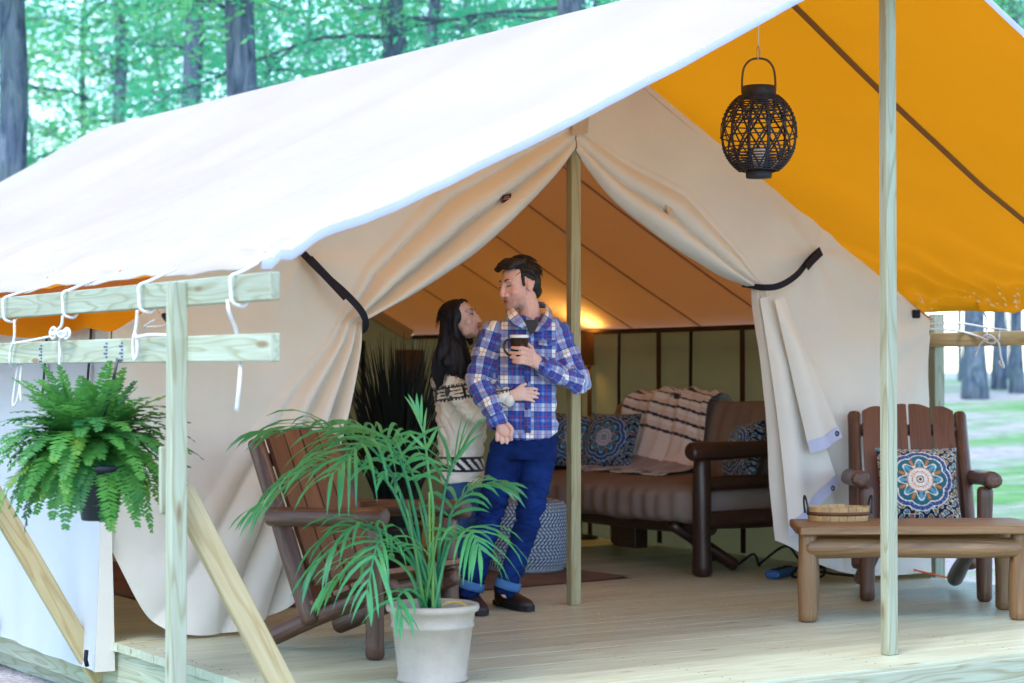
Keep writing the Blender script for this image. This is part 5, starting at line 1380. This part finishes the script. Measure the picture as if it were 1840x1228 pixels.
def seg_uv(co, path, r):
    P = [np.array(p) for p in path]; best = np.full(len(co), 1e9); uv = np.zeros((len(co), 2)); acc = 0
    for a, b in zip(P, P[1:]):
        d = b - a; L = np.linalg.norm(d); d /= L; s = np.clip((co - a) @ d, 0, L); q = co - (a + s[:, None] * d); dist = np.linalg.norm(q, axis=1)
        x = np.array(RT) - d * (np.array(RT) @ d); x /= np.linalg.norm(x); y = np.cross(d, x); ang = np.arctan2(q @ y, q @ x)
        w_ = dist < best; best[w_] = dist[w_]; uv[w_, 0] = (ang * r)[w_]; uv[w_, 1] = (acc + s)[w_]; acc += L
    return best, uv
da, ua = seg_uv(co, AR, .075); db, ub = seg_uv(co, AL_, .072)
cc = np.array(m(945, 690, 0)); rel = co - cc; lat = rel @ np.array(RT); dep = rel @ np.array(FH); uv = np.stack([np.where(dep < .05, lat * 1.08, .6 - lat), rel[:, 2] + .02 * lat], 1)
tor_uv = uv.copy(); wa = (da < .092) & (np.abs(lat) > .125) | (da < .07); wb = ((db < .092) & (lat > .15)) | ((db < .068) & (dep < -.150)); uv[wa] = ua[wa] + .03; uv[wb] = ub[wb] + .05
me = shirt.data; nl = len(me.loops); lv = np.empty(nl, dtype=np.int32); me.loops.foreach_get('vertex_index', lv)
cls = np.zeros(len(co), dtype=np.int32); cls[wa] = 1; cls[wb] = 2; lv4 = lv.reshape(-1, 4) if nl == 4 * len(me.polygons) else None
cand = np.stack([tor_uv, ua + .03, ub + .05])
fc = np.array([np.bincount(r, minlength=3).argmax() for r in cls[lv4]]); luv = np.zeros((nl, 3), dtype=np.float32)
for q in range(4):
    luv[q::4, :2] = cand[fc, lv4[:, q]]
A = me.attributes.new('weave', 'FLOAT_VECTOR', 'CORNER'); A.data.foreach_set('vector', luv.ravel())
def weave_uv(o, us):
    A = o.data.attributes.new('weave', 'FLOAT_VECTOR', 'POINT'); A.data.foreach_set('vector', np.asarray(us, dtype=np.float32).ravel())
# grey tee at the neck, collar, placket, buttons, pocket, cuffs
vs, fs = [], []
mesh_obj('undershirt', [p - MO for p in (m(940, 575, -.125), m(968, 575, -.115), m(962, 595, -.148), m(953, 603, -.153))], [(0, 1, 2, 3)], 'tee_grey', man)
def sheet(name, rows, mat, parent, off, uvs=None):
    n = len(rows); k = len(rows[0]); vs = [p - off for r in rows for p in r]; o = mesh_obj(name, vs, grid_faces(n, k), mat, parent, True)
    md = o.modifiers.new('th', 'SOLIDIFY'); md.thickness = .003
    if uvs is not None: weave_uv(o, uvs)
    return o
def strip_uv(r, c, w_=.05, l=.14, o=0): return [(o + w_ * i / (r - 1), l * j / (c - 1), 0) for i in range(r) for j in range(c)]
sheet('collar', [[m(922, 553, -.08), m(929, 562, -.115), m(938, 572, -.135), m(946, 586, -.152)], [m(909, 563, -.095), m(912, 575, -.13), m(921, 586, -.152), m(936, 592, -.160)]], 'plaid', man, MO, strip_uv(2, 4, .05, .1))
sheet('collar', [[m(980, 546, -.01), m(980, 562, -.075), m(970, 579, -.13), m(960, 596, -.155)], [m(991, 558, -.03), m(994, 572, -.09), m(988, 587, -.135), m(974, 598, -.158)]], 'plaid', man, MO, strip_uv(2, 4, .05, .1, .02))
sheet('collar', [[m(922, 553, -.08), m(919, 547, .02), m(938, 543, .08), m(963, 541, .085), m(977, 543, .04), m(980, 547, -.01)], [m(909, 564, -.095), m(909, 558, .03), m(933, 555, .10), m(968, 553, .105), m(988, 554, .04), m(991, 559, -.03)]], 'plaid', man, MO, strip_uv(2, 6, .05, .3))
for v_ in (612, 688, 735, 768):
    b = Vol(); b.ball(m(949 - (v_ - 600) * .02, v_, -.155 if v_ < 720 else -.150), (.006, .006, .006), None, 6); a_, f_ = b.p[0]; mesh_obj('button', [v - MO for v in a_], f_, 'button', man, True)
# button placket and sleeve cuffs that follow the shirt's own surface
scw = coords_of(shirt) + np.array(MO)
def front_pt(lat_, zz):
    r_ = scw - cc; l_ = r_ @ np.array(RT); d_ = r_ @ np.array(FH); k_ = (np.abs(l_ - lat_) < .012) & (np.abs(scw[:, 2] - zz) < .012) & (da > .06) & (db > .062)
    dd_ = d_[k_].min() if k_.any() else -.13
    return Vector(cc) + RT * lat_ + FH * (dd_ - .004) + UPV * (zz - cc[2])
z0_, z1_ = float(m(945, 607).z), float(m(945, 778).z); rows_ = []
for zz in np.linspace(z0_, z1_, 34): rows_.append([front_pt(.008 + o_, zz) for o_ in (-.016, 0, .016)])
rows_ = [[(rows_[max(0, i - 1)][j] + rows_[i][j] * 2 + rows_[min(33, i + 1)][j]) / 4 for j in range(3)] for i in range(34)]
sheet('placket', rows_, 'plaid', man, MO, [(.098 + .016 * j, float(r[j].z - cc[2]) + .03, 0) for r in rows_ for j in range(3)])
for path_, rr_ in ((AR, .0505), (AL_, .0485)):
    e_ = Vector(path_[-1]); d_ = (Vector(path_[-2]) - e_).normalized(); v_, f_ = tube_data([e_ - d_ * .030, e_ - d_ * .012, e_ + d_ * .022, e_ + d_ * .026], [rr_ * .97, rr_ * 1.03, rr_ * 1.05, rr_ * .98], 28, close=False)
    c_ = mesh_obj('cuff', [p - MO for p in v_], f_, 'plaid', man, True); weave_uv(c_, [(.07 + .30 * (i % 28) / 28, .062 + .02 * (i // 28), 0) for i in range(len(v_))])
pk = sheet('pocket_flap', [[m(968, 612, -.135), m(984, 611, -.128), m(1001, 611, -.105)], [m(968, 620, -.139), m(985, 623, -.132), m(1001, 619, -.109)]], 'plaid', man, MO, strip_uv(2, 3, .03, .09, .07))
b = Vol(); b.ball(m(985, 617, -.142), .0055, None, 6); a_, f_ = b.p[0]; mesh_obj('button', [v - MO for v in a_], f_, 'button', man, True)
plain('ring_metal', (.05, .05, .055), (.04, .04, .045), 20, .3, .5, 0, metal=1)
# mug in his hand
mug = thing('mug', 'black mug with a white rim held by the man', 'mug', MUG - Vector((0, 0, .055)))
plain('mug_black', (.010, .014, .022), (.008, .010, .018), 20, .18, .5, 0); plain('mug_white', (.80, .80, .80), (.76, .76, .76), 20, .2, .5, 0)
vs, fs = lathe([(0, 0), (.036, 0), (.040, .004), (.0465, .102), (.0435, .102), (.037, .008), (0, .008)], 40); mesh_obj('body', vs, fs, 'mug_black', mug, True)
vs, fs = lathe([(.0468, .098), (.0485, .103), (.0480, .112), (.045, .114), (.041, .108), (0, .104)], 40); mesh_obj('rim', vs, fs, 'mug_white', mug, True)
hp = [(-.040, .088), (-.062, .088), (-.076, .066), (-.074, .038), (-.056, .014), (-.036, .012)]
tube('handle', [RT * x + UPV * z for x, z in hp], .0062, 'mug_black', mug, 8, smooth_n=5)

# ---------------------------------------------------------------- woman in the white sweater
D1 = 10.36
def f(u, v, dd=0.0): return atD(u, v, D1 + dd)
WO = onZ(822, 1094); WO = Vector((f(822, 900).x, f(822, 900).y, 0))
WH = head_matrix(f(829, 577, -.02), 66, 17, 0, .93)
B = Vol(); add_head(B, WH, True)
B.tube([WH @ Vector((0, -.035, -.03)), f(818, 612, .02), f(818, 640, .03)], [.046, .046, .055], 16)
B.loft([(f(818, 632, .03), .09, .06), (f(824, 660, .03), .12, .075), (f(828, 720, .03), .11, .08), (f(830, 800, .03), .10, .08), (f(832, 845, .03), .10, .085)], RT, FH)
WA = [f(808, 655, -.02), f(822, 700, -.10), f(856, 738, -.17), f(884, 726, -.24), f(909, 713, -.355)]
B.tube(WA, [.045, .042, .038, .034, .027], 14); B.tube([f(840, 650, .08), f(860, 720, .12), f(900, 740, .08)], [.045, .038, .03], 14)
B.tube([f(826, 860, .03), f(822, 960, .02), f(812, 1075, .03)], [.075, .052, .036]); B.tube([f(850, 860, .03), f(846, 960, .04), f(836, 1075, .05)], [.075, .052, .036])
# her hand flat on his shirt
wd = -.375
B.loft([(f(910, 713, -.36), .024, .018), (f(924, 710, wd), .030, .016), (f(937, 708, wd - .003), .036, .014), (f(944, 708, wd - .003), .033, .012)], UPV, FH)
for (u0, v0, u1, v1, u2, v2) in ((941, 700, 955, 698, 965, 700), (943, 706, 957, 706, 968, 708), (942, 712, 955, 713, 966, 715), (939, 717, 951, 719, 960, 722)):
    B.tube([f(u0, v0, wd), f(u1, v1, wd - .010), f(u2, v2, wd + .002)], [.0088, .0082, .0070], 10)
B.tube([f(926, 702, wd), f(936, 694, wd - .012), f(945, 690, wd - .008)], [.0105, .0092, .0078], 10)
def wom_disp(co, no):
    Mi = WH.inverted(); L = np.array([Mi @ Vector(c) for c in co]); d = np.zeros(len(co))
    for s in (-1, 1): d -= .0065 * np.exp(-(((L[:, 0] - s * .031) / .016) ** 2 + ((L[:, 1] - .085) / .03) ** 2 + ((L[:, 2] - .011) / .011) ** 2))
    return co + no * d[:, None]
wom = B.build('person', 'skin', .0042, 3, None, wom_disp, WO)
tag(wom, 'dark haired woman in white patterned sweater hugging the man from behind', 'person'); skin_paint(wom, WH, (.45, .12, .12), False, (.72, .47, .40), (.76, .40, .35))
eyes(WH, wom, WO, 'hair_black', False, True)
H = Vol(); hb = lambda c, r: H.ball(c, r, WH)
hb((0, -.030, .052), (.088, .096, .080)); hb((0, -.062, .0), (.084, .062, .085)); hb((0, -.075, -.06), (.074, .05, .08))
for s in (-1, 1): hb((s * .072, -.012, .030), (.022, .055, .060)); H.tube([WH @ Vector((s * .01, .046, .108)), WH @ Vector((s * .05, .034, .092)), WH @ Vector((s * .077, .008, .03)), WH @ Vector((s * .084, -.012, -.05)), WH @ Vector((s * .078, -.014, -.12))], [.010, .013, .016, .020, .018], 10)
rw = random.Random(9)
for k in range(34):
    a = k / 33; st = WH @ Vector((.075 * math.cos(a * 5.2 - 1.0), -.055 - .02 * math.sin(a * 9), -.03 + .05 * math.sin(a * 17)))
    ue = 781 + 62 * rw.random(); ve = rw.uniform(655, 700) if ue < 800 else rw.uniform(650, 688); dz = -.105 if ue > 800 else -.06
    mid = f(ue * .6 + 818 * .4 - 4, 628, -.09 + rw.uniform(-.03, .02)); H.tube([st, mid, f(ue, (628 + ve) / 2 + 12, dz - .02 + rw.uniform(-.02, .02)), f(ue + rw.uniform(-5, 5), ve, dz - .02)], [.030, .030, .024, .008], 8)
def whair(co, no): return co + no * (nz(co, 32, 8, (1, 1, .12)) * .004 + nz(co, 90, 5, (1, 1, .10)) * .002)[:, None]
H.build('hair', 'hair_black', .0045, 2, wom, whair, WO)
st_ = []
for k in range(150):
    a = k / 149; st = WH @ Vector((.088 * math.cos(a * 5.2 - 1.0), -.05 + .03 * math.sin(a * 9), .03 + .05 * math.sin(a * 17))); ue = 776 + 74 * rw.random(); ve = rw.uniform(665, 712)
    st_.append(tube_data(catmull([p - WO for p in (st, f(ue * .7 + 818 * .3 - 3 + rw.uniform(-3, 3), 620, -.12), f(ue + rw.uniform(-3, 3), 668, -.135), f(ue + rw.uniform(-9, 9), ve, -.14))], 5), .0026, 4, .0006))
for k in range(120):
    th = rw.uniform(0, 6.28); ph = rw.uniform(.1, 1.5); q = Vector((.089 * math.sin(ph) * math.cos(th), -.030 + .097 * math.sin(ph) * math.sin(th), .052 + .081 * math.cos(ph)))
    if q.y > .035: continue
    e_ = Vector((q.x * 1.08, q.y - .03, q.z - .06)); st_.append(tube_data([WH @ p - WO for p in (q, q.lerp(e_, .5) + (q - Vector((0, -.03, .03))) * .05, e_)], .0018, 4, .0008))
a_, f_ = join_data(st_); mesh_obj('hair_strands', a_, f_, 'hair_black', wom, True)['kind'] = 'stuff'
# sweater
Sw = Vol(); Sw.loft([(f(817, 636, .03), .080, .065), (f(819, 650, .03), .120, .085), (f(824, 690, .03), .132, .100), (f(828, 750, .03), .128, .105), (f(830, 810, .03), .122, .110), (f(833, 866, .03), .112, .108)], RT, FH, 36, 2.2)
Sw.tube(WA, [.070, .068, .066, .058, .046], 18); Sw.tube([f(842, 655, .08), f(860, 720, .12), f(895, 740, .10)], [.07, .06, .05], 16)
sw = Sw.build('sweater', 'knit', .0042, 6, wom, shirt_disp(12, 1.1), WO)
co = coords_of(sw) + np.array(WO); lat = (co - np.array(f(824, 700))) @ np.array(RT); dep = (co - np.array(f(824, 700))) @ np.array(FH); z = co[:, 2]; ar = lat * .9 + dep * .5
zb = float(f(815, 704).z) + lat * .16; zl = float(f(815, 834).z); base = np.array((.80, .775, .72)); navy = np.array((.018, .022, .045)); cols = np.tile(base, (len(co), 1))
dz = z - zb; band = np.abs(dz) < .042
pu = (ar / .062) % 1; pv = dz / .03
key = (np.abs(pv) < .85) & (((np.abs(pu - .5) < .36) & (np.abs(np.abs(pv) - .62) < .2)) | ((np.abs(pu - .5) < .36) & (np.abs(pv) < .17)) | ((np.abs(pu - .8) < .09) & (pv > 0) & (pv < .7)) | ((np.abs(pu - .2) < .09) & (pv < 0) & (pv > -.7)))
dots = (np.abs(np.abs(dz) - .0375) < .004) & (((ar / .014) % 1) < .45); cols[band] = navy; cols[band & key] = base; cols[band & dots] = base
d2 = z - zl; b2 = (np.abs(d2) < .040) & ((np.abs(d2) > .026) | (((ar / .05 + d2 / .05) % 1) < .5)); cols[b2] = navy
wr = np.array(WA[-1]); fa = np.array((WA[-2] - WA[-1]).normalized()); dw = (co - wr) @ fa; cf = ((dw > .004) & (dw < .012)) | ((dw > .024) & (dw < .030)); onarm = (lat > .13) & (dep < -.1) & (z < zb + .08); cols[cf & onarm] = navy
vcol(sw, cols)
J = Vol(); J.loft([(f(831, 842, .03), .095, .08), (f(832, 862, .03), .10, .085)], RT, FH)
J.tube([f(824, 862, .02), f(824, 920, .01), f(822, 965, .015), f(816, 1020, .03), f(812, 1068, .03)], [.080, .076, .064, .052, .046], 18); J.tube([f(846, 868, .03), f(850, 920, .02), f(846, 965, .03), f(840, 1020, .05), f(836, 1068, .05)], [.076, .074, .064, .052, .046], 18)
J.build('jeans', 'denim_light', .007, 4, wom, jeans_disp(8, .45), WO)
def gp(u, dd): p = f(u, 1075, dd); return Vector((p.x, p.y, 0))
shoe('shoe', gp(812, .05), gp(818, -.16), .038, wom, WO); shoe('shoe', gp(838, .07), gp(850, -.13), .038, wom, WO)
